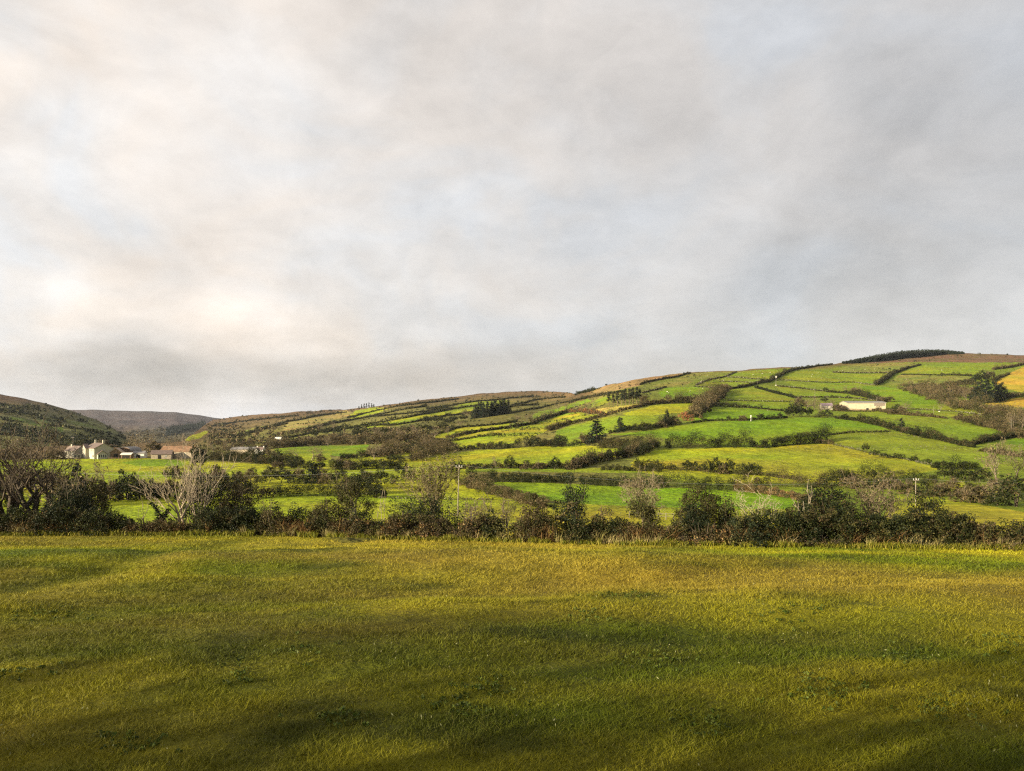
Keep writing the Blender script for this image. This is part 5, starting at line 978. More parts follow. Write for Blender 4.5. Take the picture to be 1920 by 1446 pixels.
shrub('gorse_bush', 'bush', 1640, 90, 962, 0.8, 'olive', 'dark olive bush under the wide leafless bush', 'gorse', 0.5, **GOR)
shrub('evergreen_tree', 'tree', 1738, 74, 880, 5.5, 'olive', 'loose grey-green tree just right of the second pole', 'holly', 0.4, dens=0.55, under=0.3, twigs=12)
shrub('gorse_bush', 'bush', 1706, 96, 950, 0.9, 'holly', 'wide dark bush below the loose grey-green tree, left part', 'olive', 0.4)
shrub('gorse_bush', 'bush', 1778, 96, 948, 0.8, 'gorse', 'wide dark bush below the loose grey-green tree, right part', 'olive', 0.3, **GOR)
shrub('evergreen_bush', 'bush', 1806, 60, 956, 1.6, 'holly', 'feathery dark evergreen against the golden field on the right', 'olive', 0.3, twigs=14)
shrub('gorse_bush', 'bush', 1838, 84, 978, 0.5, 'thorn', 'low brown and olive bush left of the right edge bush', 'olive', 0.5, twigs=14)
shrub('gorse_bush', 'bush', 1905, 96, 964, 0.8, 'gorse', 'dark domed bush at the right edge of the near hedge', 'thorn', 0.35, **GOR)
shrub('bramble_bush', 'bush', 1868, 80, 1000, 0.0, 'bramble', 'brown bramble skirt at the right end of the near hedge', 'bracken', 0.3, twigs=20)
shrub('bramble_bush', 'bush', 1540, 120, 1004, -0.1, 'bramble', 'low brown bramble skirt under the tallest dark tree', 'olive', 0.4, twigs=20, depthm=1.4)
shrub('gorse_bush', 'bush', 1985, 110, 930, 1.0, 'gorse', 'dark bush just past the right end of the picture', 'olive', 0.3, **GOR)
shrub('gorse_bush', 'bush', -70, 120, 930, 1.0, 'gorse', 'dark bush just past the left end of the picture', 'olive', 0.3, **GOR)

# the tangle under the bushes, one mass the length of the hedge
def undergrowth():
    rng = np.random.default_rng(515); n = 4200; x = rng.uniform(-120, 2040, n)
    top = np.interp(x, [-120, 60, 220, 260, 340, 380, 560, 640, 900, 960, 1060, 1180, 1270, 1380, 1400, 1620, 1800, 1880, 2040], [952, 962, 966, 982, 980, 962, 966, 970, 976, 975, 968, 978, 984, 980, 958, 962, 966, 992, 985])+(fbm(x/22, x*0, 71, 3)-0.5)*44
    Y = Y_hedge(x)+rng.uniform(-0.15, 2.2, n); X = (x-CX)/F*Y; Z0 = -(4+0.058*Y_hedge(x))-np.maximum(Y-Y_hedge(x), 0)*0.13
    H = np.maximum((HY-top)/F*Y-Z0, 0.3); z = Z0+H*rng.random(n)**0.7; R = rng.uniform(0.16, 0.34, n)
    C = np.stack([X, Y, np.maximum(z-R*0.5, Z0+0.05)], 1); a = fbm(x/60, x*0+3, 73, 3); prt = []
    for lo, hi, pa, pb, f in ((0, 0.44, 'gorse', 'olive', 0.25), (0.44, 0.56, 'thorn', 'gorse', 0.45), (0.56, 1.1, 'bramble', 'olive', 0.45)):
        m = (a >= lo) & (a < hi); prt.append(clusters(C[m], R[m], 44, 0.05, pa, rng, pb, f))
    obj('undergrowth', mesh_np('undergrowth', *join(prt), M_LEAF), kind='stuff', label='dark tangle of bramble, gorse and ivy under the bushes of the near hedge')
undergrowth()

PAL['fringe'] = [(0.15, 0.14, 0.01), (0.10, 0.105, 0.008), (0.2, 0.17, 0.03), (0.07, 0.085, 0.006)]
# tall dead grass and bracken stalks along the hedge foot: nobody could count them
def blades(name, label, n, xs, fdepth, hr, pal, wpx=0.55, seed=1, lean=0.35, bank=None):
    rng = np.random.default_rng(seed); x = rng.uniform(xs[0], xs[1], n)
    keep = fbm(x/38, x*0+seed, seed, 3) > (bank or 0.0); x = x[keep]; n = len(x)
    Y = Y_hedge(x)+fdepth[0]+(fdepth[1]-fdepth[0])*rng.random(n)
    X = (x-CX)/F*Y; Z = np.where(Y > Y_hedge(x), -(4+0.058*Y_hedge(x))-(Y-Y_hedge(x))*0.13, zm(X, Y))-0.03
    h = rng.uniform(hr[0], hr[1], n)*(0.6+0.7*fbm(x/15, x*0, seed+3, 2)); w = wpx*Y/F*rng.uniform(0.6, 1.4, n)
    a = rng.uniform(0, 6.283, n); dx_ = np.cos(a)*w; dy_ = np.sin(a)*w
    l = rng.normal(size=(n, 2))*lean*h[:, None]
    B = np.stack([X, Y, Z], 1); o = np.stack([dx_, dy_, 0*dx_], 1)
    M1 = B+np.stack([l[:, 0]*0.35, l[:, 1]*0.35, h*0.6], 1); Tp = B+np.stack([l[:, 0], l[:, 1], h], 1)
    V = np.stack([B-o, B+o, M1+o*0.7, Tp, M1-o*0.7], 1).reshape(-1, 3)
    i = np.arange(n)[:, None]*5; Fq = np.concatenate([i+np.array([[0, 1, 2, 4]]), i+np.array([[4, 2, 3, 3]])])
    # triangles for the tips are stored as a separate small quad
    Fq = np.concatenate([i+np.array([[0, 1, 2, 4]])]); Ft = i+np.array([[4, 2, 3]])
    allF = np.concatenate([i+np.array([[0, 1, 3]])]) if False else None
    c = np.repeat(pick_cols(n, pal, rng), 5, 0)
    tri = np.concatenate([i+np.array([[0, 1, 2]]), i+np.array([[0, 2, 4]]), Ft])
    return obj(name, mesh_np(name, V, tri, c, M_LEAF), kind='stuff', label=label)
blades('tall_grass', 'tall straw and green grass fringing the foot of the near hedge', 26000, (-60, 1980), (-0.9, 0.4), (0.15, 0.42), 'fringe', seed=3, bank=0.3)
blades('dead_grass', 'pale dead grass stalks along the foot of the near hedge', 16000, (-60, 1980), (-0.35, 0.6), (0.3, 0.8), 'straw', seed=4, bank=0.56, wpx=0.45)
blades('dead_bracken', 'rusty dead bracken stalks along the foot of the near hedge', 22000, (-60, 1980), (-0.1, 1.2), (0.5, 1.15), 'bracken', seed=6, bank=0.60, lean=0.5)

# ------------------------------------------------------------------ meadow grass
def meadow_grass():
    rng = np.random.default_rng(77); n = 560000
    Y = np.exp(rng.uniform(math.log(8.6), math.log(49.5), n)); x = rng.uniform(-340, 2260, n)
    m = Y < Y_hedge(x)+0.2; x, Y = x[m], Y[m]; n = len(x); X = (x-CX)/F*Y; Z = zm(X, Y)-0.015
    tuft = fbm(X/0.7, Y/0.7, 95, 2); big = fbm(X/6, Y/4, 96, 2)
    h = rng.uniform(0.05, 0.12, n)*(0.3+1.4*tuft)*(0.6+0.8*big)*np.clip(0.55+Y/45, 0.6, 1); w = 0.62*Y/F*rng.uniform(0.6, 1.4, n)+0.0015
    a = rng.uniform(0, 6.283, n); o = np.stack([np.cos(a)*w, np.sin(a)*w, 0*w], 1)
    l = rng.normal(size=(n, 2))*0.9*h[:, None]
    B = np.stack([X, Y, Z], 1); T = B+np.stack([l[:, 0], l[:, 1], h], 1)
    V = np.stack([B-o, B+o, T], 1).reshape(-1, 3); Fq = np.arange(3*n).reshape(-1, 3)
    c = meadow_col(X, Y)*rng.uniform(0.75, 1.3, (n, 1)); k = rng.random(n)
    c[k < 0.04] = c[k < 0.04]*0.5+np.array((0.09, 0.075, 0.02)); c[(k > 0.07) & (k < 0.085)] *= 0.5
    obj('grass', mesh_np('grass', V, Fq, np.repeat(c, 3, 0), M_LEAF), kind='stuff', label='short rough grass covering the foreground meadow')
    # pale seed heads and clover leaves
    n = 1100; Y = np.exp(rng.uniform(math.log(8.8), math.log(28), n)); x = rng.uniform(-20, 1940, n); X = (x-CX)/F*Y
    m = fbm(X/2.2, Y/1.6, 44, 3) > 0.5; X, Y = X[m], Y[m]; n = len(X)
    P = np.stack([X, Y, zm(X, Y)+0.08+rng.uniform(0, 0.06, n)], 1)
    obj('clover', mesh_np('clover', *quads(P, 0.012*rng.uniform(0.6, 1.5, n), rng, np.array([[0.30, 0.30, 0.14]])*rng.uniform(0.5, 1.1, (n, 1)), flat=-1.0, asp=2.0), M_LEAF), kind='stuff', label='pale clover leaves and seed heads dotted through the meadow grass')
meadow_grass()

# ------------------------------------------------------------------ furze and rushes scattered over the rough slopes
def scatter(name, label, pts, rng, hpx, pal, pal2, per=12, squash=0.7):
    P = np.array(pts); D = P[:, 1]; r = (hpx[0]+(hpx[1]-hpx[0])*rng.random(len(P))**2)*D/F; print('scatter', name, len(P))
    C = P+np.stack([0*D, 0*D, r*0.35], 1)
    V, Fq, c = clusters(C, r*0.62, per, 1.0, pal, rng, pal2, 0.35, squash=squash)
    # leaf size follows the distance of each clump
    k = np.repeat(np.repeat(np.maximum(D/F*0.62, r*0.34), per), 4)[:, None]; ctr = np.repeat(V.reshape(-1, 4, 3).mean(1), 4, 0); V = ctr+(V-ctr)*k
    obj(name, mesh_np(name, V, Fq, c, M_LEAF), kind='stuff', label=label)
def on_hillside(n, rng, xr, fn, seed):
    """random points on the hillside; fn(px, py, nz) -> keep probability"""
    i = rng.integers(0, len(GX), n*4); i = i[(GX[i] > xr[0]) & (GX[i] < xr[1])]; j = rng.integers(40, NR-1, len(i))
    X, Y, Z = GXW[i, j], GD[i, j], GZ[i, j]; nz = fbm(X/40+Y/90, Y/22, seed, 3)
    k = rng.random(len(i)) < fn(GX[i], GY[i, j], nz, rg[i, j]); return np.stack([X, Y, Z], 1)[k][:n]
rng_s = np.random.default_rng(321)
_ok = lambda px, py: (py < 842) & (px > 380)
scatter('furze_scrub', 'dark furze and scrub scattered over the rough upper slopes', on_hillside(60000, rng_s, (380, 1940), lambda px, py, nz, r: np.where(_ok(px, py), np.clip((nz-0.53)*5, 0, 1)*np.clip((r-0.35)*2, 0, 1)*np.where(px < 1150, 0.7, 0.35), 0), 401), rng_s, (1.0, 4.5), 'gorse', 'olive', 10)
scatter('brown_scrub', 'brown leafless scrub in the hollow of the left slope', on_hillside(30000, rng_s, (390, 860), lambda px, py, nz, r: np.where((py < 838) & (py > np.interp(px, [400, 600, 860], [800, 806, 800])) & (r > 0.6), np.clip((nz-0.42)*4, 0, 1), 0), 411), rng_s, (3, 9), 'brown', 'olive', 14)
scatter('rushes', 'tufts of rushes and small stones dotted over the pastures', on_hillside(24000, rng_s, (850, 1940), lambda px, py, nz, r: np.where((py < 845) & (r > 0.15) & (r < 0.7), np.clip((nz-0.5)*7, 0, 1), 0), 421), rng_s, (0.8, 1.8), 'moss', 'stone', 6)
def hill_pts(L, n, rng, fn):
    i = rng.integers(0, len(L['gx']), n); j = rng.integers(2, L['yy'].shape[1]-2, n); D = L['DD'][i, j]; X = (L['gx'][i]-CX)/F*D; Z = L['ZZ'][i, j]
    nz = fbm(X/45+D/160, D/40, 431, 3); k = rng.random(n) < fn(L['gx'][i], L['yy'][i, j], nz); return np.stack([X, D, Z], 1)[k]
scatter('hill_scrub', 'dark scrub and hedge trees covering the hill behind the farm', hill_pts(LHL, 60000, rng_s, lambda px, py, nz: np.where((px > -60) & (py < 842), np.clip((nz-0.50)*6, 0, 1)*np.clip((py-np.interp(px, LH_T[0], LH_T[1])-6)/30, 0.05, 1)*(~(inpoly(px, py, LHF[0][0]) | inpoly(px, py, LHF[1][0]) | inpoly(px, py, LHF[2][0]))), 0)), rng_s, (2, 8), 'gorse', 'olive', 10)
scatter('valley_scrub', 'brown and dark scrub at the head of the valley behind the farm', hill_pts(FML, 26000, rng_s, lambda px, py, nz: np.where((px > 200) & (px < 520) & (py > np.interp(px, [200, 300, 430], [806, 803, 795])), np.clip((nz-0.42)*6, 0, 1)*np.clip((py-796)/20, 0.1, 1), 0)), rng_s, (2, 6), 'thorn', 'brown', 10)

# hilltop plantation and the blue-green block at the valley head: read as one mass each
def plantation(name, label, pts, hpx, seed):
    rng = np.random.default_rng(seed); prt = []
    for pt in pts:
        X, D, Z = pt[:3]; h = pt[3] if len(pt) > 3 else rng.uniform(*hpx)*rng.uniform(0.75, 1.15)*D/F; C = []; R = []
        for z in (0.12, 0.3, 0.45, 0.6, 0.75, 0.9):
            for k in range(3 if z < 0.7 else 1):
                a = rng.uniform(0, 6.28); q = h*0.17*(1.05-z); C.append((X+math.cos(a)*q, D+math.sin(a)*q, Z+h*z)); R.append(h*0.19*(1.1-z)+0.25)
        prt.append(clusters(np.array(C), np.array(R), 5, D/F*0.8, 'pine', rng, squash=1.0))
        prt.append(tubes([[X, D, Z-0.5, 0.25, X, D, Z+h*0.9, 0.1]], 3, (0.06, 0.05, 0.04)))
    obj(name, mesh_np(name, *join(prt), M_LEAF), kind='stuff', label=label)
rng_f = np.random.default_rng(9); fp = []
_fb = ([1578, 1624, 1687, 1728, 1770, 1808], [681, 678.5, 672.5, 667, 663.5, 662]); _ft = ([1578, 1603, 1637, 1678, 1722, 1757, 1787, 1808], [680, 673.5, 666.5, 658.5, 654.5, 655.5, 658, 661.5])
for x in np.arange(1580, 1808, 1.25):
    b0 = float(y_sky(x))+0.4; b1 = max(b0+0.3, float(np.interp(x, *_fb)))+1.5
    for k in range(4):
        xx = x+rng_f.normal()*0.6; yb = b0+(b1-b0)*k/3
        p = W(xx, yb); fp.append((p.x, p.y, p.z, max(1.5, (yb-float(np.interp(x, *_ft)))-k*0.5+rng_f.normal()*0.8)*p.y/F))
plantation('forest', 'dark conifer plantation along the hilltop skyline', fp, None, 12)
fp = []
for x in np.arange(312, 385, 1.5):
    for k in range(5):
        yb = np.interp(x, [310, 350, 384], [820, 811, 803])-k*1.8+rng_f.normal()*0.5; i = int(np.clip((x-FML['gx'][0])/3, 0, len(FML['gx'])-1)); j = int(np.argmin(np.abs(FML['yy'][i]-yb)))
        D = FML['DD'][i, j]; fp.append(((x-CX)/F*D, D, FML['ZZ'][i, j]))
plantation('conifer_plantation', 'blue-green conifer block at the head of the valley', fp, (7, 11), 13)

# unseen trees added behind the viewpoint to throw dappled shade over the near meadow
rng_b = np.random.default_rng(88)
NTH = ['farthest left', 'second from the left', 'third from the left', 'fourth from the left', 'fifth from the left', 'sixth from the left', 'sixth from the right', 'fifth from the right', 'fourth from the right', 'third from the right', 'second from the right', 'farthest right']
for i, lb in enumerate(NTH):
    bx = -72+i*6.2; by = -7-(i % 3)*1.6; bh = 10.8+((i*7) % 5)*0.6
    t = thing('added_shade_tree', 'added leafy shade tree, unseen behind the viewpoint, %s of its row' % lb, 'tree', (bx, by, -4.2), 'shade trees added behind the viewpoint')
    S, T = branches(rng_b, bh, 0.22, 0.8, 3, (6, 4, 3), trunk=0.35, fork=2); S, T = fit(S, T, 9, bh*0.96)
    obj('trunk', mesh_np('trunk', *tubes(S[:, :8], 5, (0.1, 0.08, 0.055), rng_b), M_LEAF), parent=t)
    C, R = massed(rng_b, 8, 6, bh, 105, 0.9, z0=bh*0.06, under=0.2)
    obj('crown', mesh_np('crown', *clusters(C, R, 26, 0.16, 'olive', rng_b, 'thorn', 0.3), M_LEAF), parent=t)

def weeds():
    rng = np.random.default_rng(66); C = []; R = []
    for x, y, w, n in [(450, 1275, 30, 26), (1170, 1124, 70, 60), (1490, 1165, 50, 40), (1690, 1222, 60, 50), (560, 1240, 40, 24), (1100, 1170, 40, 24), (90, 1140, 90, 60), (30, 1250, 60, 40), (910, 1300, 60, 40), (880, 1330, 80, 50), (1560, 1300, 90, 60), (1330, 1360, 60, 40), (640, 1350, 70, 40), (1880, 1200, 50, 40), (250, 1390, 60, 40), (1240, 1250, 60, 36), (1780, 1330, 70, 46)]:
        Yc = 4/((y-800)/F-0.058)
        for k in range(n//2):
            xx = x+rng.normal()*w*0.6; Y = Yc*(1+rng.normal()*0.03); X = (xx-CX)/F*Y; C.append((X, Y, float(zm(X, Y))+0.04)); R.append(rng.uniform(0.05, 0.12))
    C = np.array(C); R = np.array(R); V, Fq, c = clusters(C, R, 16, 0.03, 'weed', rng, squash=0.5)
    obj('weeds', mesh_np('weeds', V, Fq, c, M_LEAF), kind='stuff', label='patches of low dark green weeds in the meadow grass')
PAL['weed'] = [(0.04, 0.065, 0.008), (0.06, 0.085, 0.01), (0.03, 0.045, 0.006), (0.09, 0.11, 0.02)]
weeds()

# ------------------------------------------------------------------ buildings
M_CREAM = mat_simple('cream_render', (0.36, 0.33, 0.25), 0.85, 0.12, 0.8)
M_WHITE = mat_simple('white_paint', (0.55, 0.53, 0.47), 0.6, 0.05, 2.0)
M_SLATE = mat_simple('brown_slate', (0.13, 0.095, 0.08), 0.7, 0.25, 1.5)
M_GREYR = mat_simple('grey_sheet_roof', (0.19, 0.175, 0.165), 0.6, 0.2, 0.7)
M_RUST = mat_simple('rusty_sheet_roof', (0.20, 0.115, 0.065), 0.8, 0.35, 0.5)
M_STONE = mat_simple('stone_wall', (0.30, 0.25, 0.18), 0.9, 0.35, 1.6)
M_BROWNW = mat_simple('brown_boards', (0.17, 0.11, 0.07), 0.85, 0.3, 1.0)
M_GLASS = mat_simple('dark_glass', (0.03, 0.035, 0.04), 0.15)
M_DARKIN = mat_simple('painted_dark_interior', (0.015, 0.013, 0.011), 0.9)  # flat near-black painted for the unlit inside of doors and openings
M_CLAD = bpy.data.materials.new('cream_cladding'); M_CLAD.use_nodes = True
_t = M_CLAD.node_tree; _b = _t.nodes['Principled BSDF']; _b.inputs['Roughness'].default_value = 0.55
_co = N(_t, 'ShaderNodeTexCoord').outputs['Object']
_w = N(_t, 'ShaderNodeTexWave', wave_type='BANDS', bands_direction='X'); _w.inputs['Scale'].default_value = 0.55; _w.inputs['Distortion'].default_value = 0.6
_t.links.new(_co, _w.inputs['Vector']); _n = N(_t, 'ShaderNodeTexNoise'); _n.inputs['Scale'].default_value = 0.5; _n.inputs['Detail'].default_value = 6; _t.links.new(_co, _n.inputs['Vector'])
_t.links.new(mixc(_t, ramp(_t, _n.outputs[0], [(0.5, 0.0), (0.75, 0.5)]), mixc(_t, ramp(_t, _w.outputs[0], [(0.0, 0.0), (0.25, 1.0)]), (0.34, 0.30, 0.20), (0.50, 0.45, 0.31)), (0.30, 0.20, 0.10)), _b.inputs['Base Color'])
M_METAL = mat_simple('galvanised_steel', (0.35, 0.35, 0.34), 0.5, 0.1, 3)
M_POLE = mat_simple('weathered_pole_timber', (0.19, 0.165, 0.125), 0.85, 0.25, 4.0)
M_WOOL = mat_simple('wool', (0.62, 0.58, 0.48), 0.95, 0.1, 9.0)
M_FACE = mat_simple('dark_face', (0.06, 0.05, 0.045), 0.9)

def poly(name, V, Fs, mat, parent=None, **kw):
    me = bpy.data.meshes.new(name); me.from_pydata([tuple(v) for v in V], [], Fs); me.materials.append(mat); me.update()
    return obj(name, me, parent=parent, **kw)
def box_vf(x0, x1, y0, y1, z0, z1, o=0):
    V = [(x, y, z) for z in (z0, z1) for y in (y0, y1) for x in (x0, x1)]
    return V, [[o+i for i in f] for f in ((0, 2, 3, 1), (4, 5, 7, 6), (0, 1, 5, 4), (2, 6, 7, 3), (0, 4, 6, 2), (1, 3, 7, 5))]
def boxes(name, L, mat, parent=None, **kw):
    V = []; Fs = []
    for b in L:
        v, f = box_vf(*b, o=len(V)); V += v; Fs += f
    return poly(name, V, Fs, mat, parent, **kw)
def gable(parent, w, l, eave, ridge, wall, roof, over=0.35, x0=0.0, y0=0.0, z0=-0.6, th=0.16, along='y', wname='wall', rname='roof'):
    """pitched-roof block w wide (across the ridge), l long; ridge along y (or x)"""
    def m(x, y, z): return (x0+x, y0+y, z) if along == 'y' else (x0+y, y0+x, z)
    V = [m(0, 0, z0), m(w, 0, z0), m(w, 0, eave), m(w/2, 0, ridge), m(0, 0, eave), m(0, l, z0), m(w, l, z0), m(w, l, eave), m(w/2, l, ridge), m(0, l, eave)]
    poly(wname, V, [[0, 1, 2, 3, 4], [9, 8, 7, 6, 5], [0, 4, 9, 5], [1, 6, 7, 2], [4, 3, 8, 9], [2, 7, 8, 3], [0, 5, 6, 1]], wall, parent)
    s = (ridge-eave)/(w/2); V = []; Fs = []
    for sgn in (0, 1):
        xa, xb = (-over, w/2) if sgn == 0 else (w+over, w/2); za, zb = eave-over*s+0.03, ridge+0.03; o = len(V)
        V += [m(xa, -over, za), m(xb, -over, zb), m(xb, l+over, zb), m(xa, l+over, za), m(xa, -over, za+th), m(xb, -over, zb+th), m(xb, l+over, zb+th), m(xa, l+over, za+th)]
        Fs += [[o+i for i in f] for f in ([0, 3, 2, 1], [4, 5, 6, 7], [0, 1, 5, 4], [3, 7, 6, 2], [0, 4, 7, 3], [1, 2, 6, 5])]
    return poly(rname, V, Fs, roof, parent)
def window(parent, face, u, z, w, h, at=0.0, bars=1, name='window'):
    """face 'x-' = wall at x = at looking to -x (u runs along y); 'y-' = wall at y = at looking to -y (u runs along x)"""
    t = 0.10
    def bx(u0, u1, z0, z1, d0, d1):
        return (at-d1, at-d0, u0, u1, z0, z1) if face == 'x-' else (u0, u1, at-d1, at-d0, z0, z1)
    f = boxes(name, [bx(u-w/2, u-w/2+t, z, z+h, 0, .08), bx(u+w/2-t, u+w/2, z, z+h, 0, .08), bx(u-w/2+t, u+w/2-t, z, z+t, 0, .08), bx(u-w/2+t, u+w/2-t, z+h-t, z+h, 0, .08)] +
              [bx(u-w/2+t+(w-2*t)*(i+1)/(bars+1)-0.04, u-w/2+t+(w-2*t)*(i+1)/(bars+1)+0.04, z+t, z+h-t, 0.0, .07) for i in range(bars)], M_WHITE, parent)
    boxes('pane', [bx(u-w/2+t, u+w/2-t, z+t, z+h-t, 0.0, .03)], M_GLASS, f); return f
def site(name, x, y, label, cat, rz=0.0, Dd=None, group=None, dz=0.0):
    p = W(x, y) if Dd is None else g_near(x, Dd)
    return thing(name, label, cat, (p.x, p.y, p.z+dz), group, rz)

# the white farmhouse on the left
h = site('farmhouse', 177, 862, 'two-storey cream farmhouse with slate roof, two chimneys and a gabled porch', 'house', RAD(45))
rf = gable(h, 8.4, 14.2, 5.0, 7.3, M_CREAM, M_SLATE)
boxes('chimney', [(3.8, 4.6, 0.5, 1.3, 7.2, 8.9)], M_CREAM, rf); boxes('chimney', [(3.8, 4.6, 11.6, 12.4, 7.2, 8.9)], M_CREAM, rf)
gable(h, 4.6, 1.4, 5.1, 6.9, M_CREAM, M_SLATE, x0=-1.4, y0=8.3, along='x', wname='bay', rname='bay_roof')
gable(h, 4.0, 1.6, 2.3, 3.9, M_CREAM, M_SLATE, x0=1.0, y0=-1.6, over=0.25, along='y', wname='porch', rname='porch_roof')
for u in (1.5, 2.4, 3.3, 4.2): window(h, 'y-', u+0.2, 0.6, 0.8, 1.6, at=-1.6, bars=0, name='porch_window')
for u, z, w, hh in ((1.7, 3.4, 0.9, 1.2), (4.3, 3.4, 0.9, 1.2), (1.8, 0.7, 1.6, 1.3), (6.4, 3.4, 0.8, 1.1)): window(h, 'x-', u, z, w, hh)
window(h, 'x-', 10.6, 3.5, 1.0, 1.2, at=-1.4); window(h, 'x-', 9.6, 0.5, 1.0, 1.9, at=-1.4); window(h, 'x-', 11.6, 0.8, 1.2, 1.2, at=-1.4)
boxes('door', [(-0.06, 0.0, 4.2, 5.2, 0, 2.1)], M_WHITE, h)
boxes('drainpipe', [(-0.14, 0.0, 0.1, 0.24, 0, 5.0)], M_WHITE, h)
h = site('outbuilding', 145, 860, 'long low outbuilding with a grey-brown roof joined behind the farmhouse', 'outbuilding', RAD(70), dz=0.3)
gable(h, 6, 7, 3.2, 5.3, M_CREAM, mat_simple('pink_brown_tiles', (0.19, 0.145, 0.12), 0.8, 0.2, 1.5), y0=1.2); window(h, 'x-', 3, 1.0, 1.4, 1.0)
boxes('chimney', [(2.6, 3.3, 6.6, 7.3, 4.9, 6.2)], M_CREAM, [c for c in h.children if c.name.startswith('roof')][0])
h = site('sunroom', 138, 861, 'small flat white sunroom at the left end of the farmhouse', 'sunroom', RAD(30))
boxes('wall', [(0, 3.0, 0, 2.5, -0.5, 2.2)], M_CREAM, h); boxes('roof', [(-0.2, 3.2, -0.2, 2.7, 2.203, 2.4)], M_SLATE, h); window(h, 'y-', 0.8, 0.7, 1.1, 1.1); window(h, 'y-', 2.2, 0.7, 1.1, 1.1)
h = site('low_shed', 104, 859, 'low pale shed with dark lean-to roof left of the farmhouse', 'shed', RAD(8))
gable(h, 4.5, 7.5, 1.7, 2.7, M_CREAM, M_SLATE, along='x'); boxes('door', [(4.2, 6.2, -0.05, 0.0, 0, 1.6)], M_DARKIN, h)
h = site('brown_barn', 207, 861, 'small brown barn with its gable towards the field, right of the farmhouse', 'barn', RAD(18))
gable(h, 4.8, 8, 2.9, 4.7, M_BROWNW, mat_simple('tan_sheet', (0.34, 0.25, 0.17), 0.8, 0.2, 1.0)); boxes('door', [(1.4, 3.2, -0.05, 0, 0, 2.2)], M_DARKIN, h)
# round-roofed hay shed
def arch_shed(h, w, l, eave, top, wall, roof):
    K = 12; pr = [(w/2-w/2*math.cos(math.pi*i/K), eave+(top-eave)*math.sin(math.pi*i/K)) for i in range(K+1)]
    V = [(x, 0, z) for x, z in pr]+[(x, l, z) for x, z in pr]+[(x, 0, z+.15) for x, z in pr]+[(x, l, z+.15) for x, z in pr]; n = K+1; Fs = []
    for i in range(K): Fs += [[i, i+n, i+1+n, i+1], [2*n+i, 2*n+i+1, 3*n+i+1, 3*n+i], [i, i+1, 2*n+i+1, 2*n+i], [n+i, 3*n+i, 3*n+i+1, n+i+1]]
    poly('roof', V, Fs, roof, h)
    V = [(0.1, 0.6, -0.6), (w-0.1, 0.6, -0.6)]+[(x, 0.6, z-0.02) for x, z in pr[::-1]]
    poly('end_wall', V, [list(range(len(V)))], wall, h)
    boxes('side_wall', [(0.02, 0.12, 0.2, l-0.2, -0.6, eave-0.02)], wall, h); boxes('side_wall', [(w-0.12, w-0.02, 0.2, l-0.2, -0.6, eave-0.02)], wall, h)
h = site('hay_shed', 219, 859, 'round-roofed grey hay shed behind the brown barn', 'shed', RAD(-6)); arch_shed(h, 7.2, 9, 3.0, 5.0, M_BROWNW, M_GREYR)
h = site('open_shed', 227, 861, 'low white-edged open shed in front of the hay shed', 'shed', 0)
gable(h, 3, 4.6, 1.9, 2.6, M_BROWNW, M_WHITE, along='x'); boxes('opening', [(0.5, 4.1, -0.05, 0, 0, 1.5)], M_DARKIN, h)
h = site('white_shed', 249, 860, 'white flat-topped shed between hay shed and stone barn', 'shed', RAD(5))
gable(h, 4, 5.2, 2.3, 3.2, M_WHITE, M_GREYR, along='x'); boxes('door', [(1.6, 3.4, -0.05, 0, 0, 1.7)], M_DARKIN, h)
h = site('stone_barn', 283, 861, 'stone barn with slate roof and its pale gable to the left', 'barn', RAD(12))
gable(h, 4.6, 9, 2.3, 3.9, M_STONE, M_SLATE, along='x'); boxes('door', [(3.0, 4.4, -0.05, 0, 0, 1.8)], M_DARKIN, h); window(h, 'y-', 6.6, 0.9, 0.8, 0.8)
h = site('rust_roofed_barn', 300, 860, 'large barn with orange rusty roof and bright doorway, right of the stone barn', 'barn', RAD(-4), Dd=372)
gable(h, 8, 15.6, 3.3, 5.6, M_STONE, M_RUST, along='x'); boxes('door', [(11.2, 13.4, -0.06, 0, 0, 2.6)], M_CREAM, h); boxes('door', [(4.0, 5.6, -0.06, 0, 0, 2.2)], M_DARKIN, h); window(h, 'y-', 8.4, 1.0, 1.0, 0.9)
h = site('dark_shed', 361, 861, 'dark round-roofed shed at the right end of the farm buildings', 'shed', 0, Dd=372); arch_shed(h, 4.4, 6, 2.6, 4.4, M_DARKIN, M_BROWNW)
# far houses
h = site('farmhouse', 478, 851, 'small white farmhouse with brown roof and gabled dormer across the valley', 'house', RAD(-14))
h.scale = (0.72,)*3
rf = gable(h, 5, 6.6, 3.6, 5.4, M_WHITE, M_SLATE, along='x'); boxes('chimney', [(0.3, 0.9, 2.1, 2.8, 5.0, 6.2)], M_WHITE, rf); boxes('chimney', [(5.8, 6.4, 2.1, 2.8, 5.0, 6.2)], M_WHITE, rf)
gable(h, 2.4, 1.2, 3.2, 4.8, M_WHITE, M_SLATE, x0=0.6, y0=-1.2, wname='porch', rname='porch_roof')
for u in (4.0, 5.6): window(h, 'y-', u, 0.9, 0.9, 1.1); window(h, 'y-', u, 2.5, 0.9, 0.9)
h = site('long_shed', 432, 850, 'long low grey-roofed shed left of the small white farmhouse', 'shed', RAD(-4), dz=0.5); gable(h, 7, 14.5, 2.0, 3.2, M_STONE, M_GREYR, along='x')
h = site('cottage', 515, 829, 'tiny cottage with bright white roof higher up the far slope', 'cottage', RAD(-10), dz=0.2); h.scale = (0.8,)*3; gable(h, 5, 7, 2.4, 4.4, M_CREAM, M_WHITE, along='x'); window(h, 'y-', 2, 0.8, 0.9, 1.0); boxes('door', [(3.8, 4.7, -0.05, 0, 0, 1.9)], M_DARKIN, h)
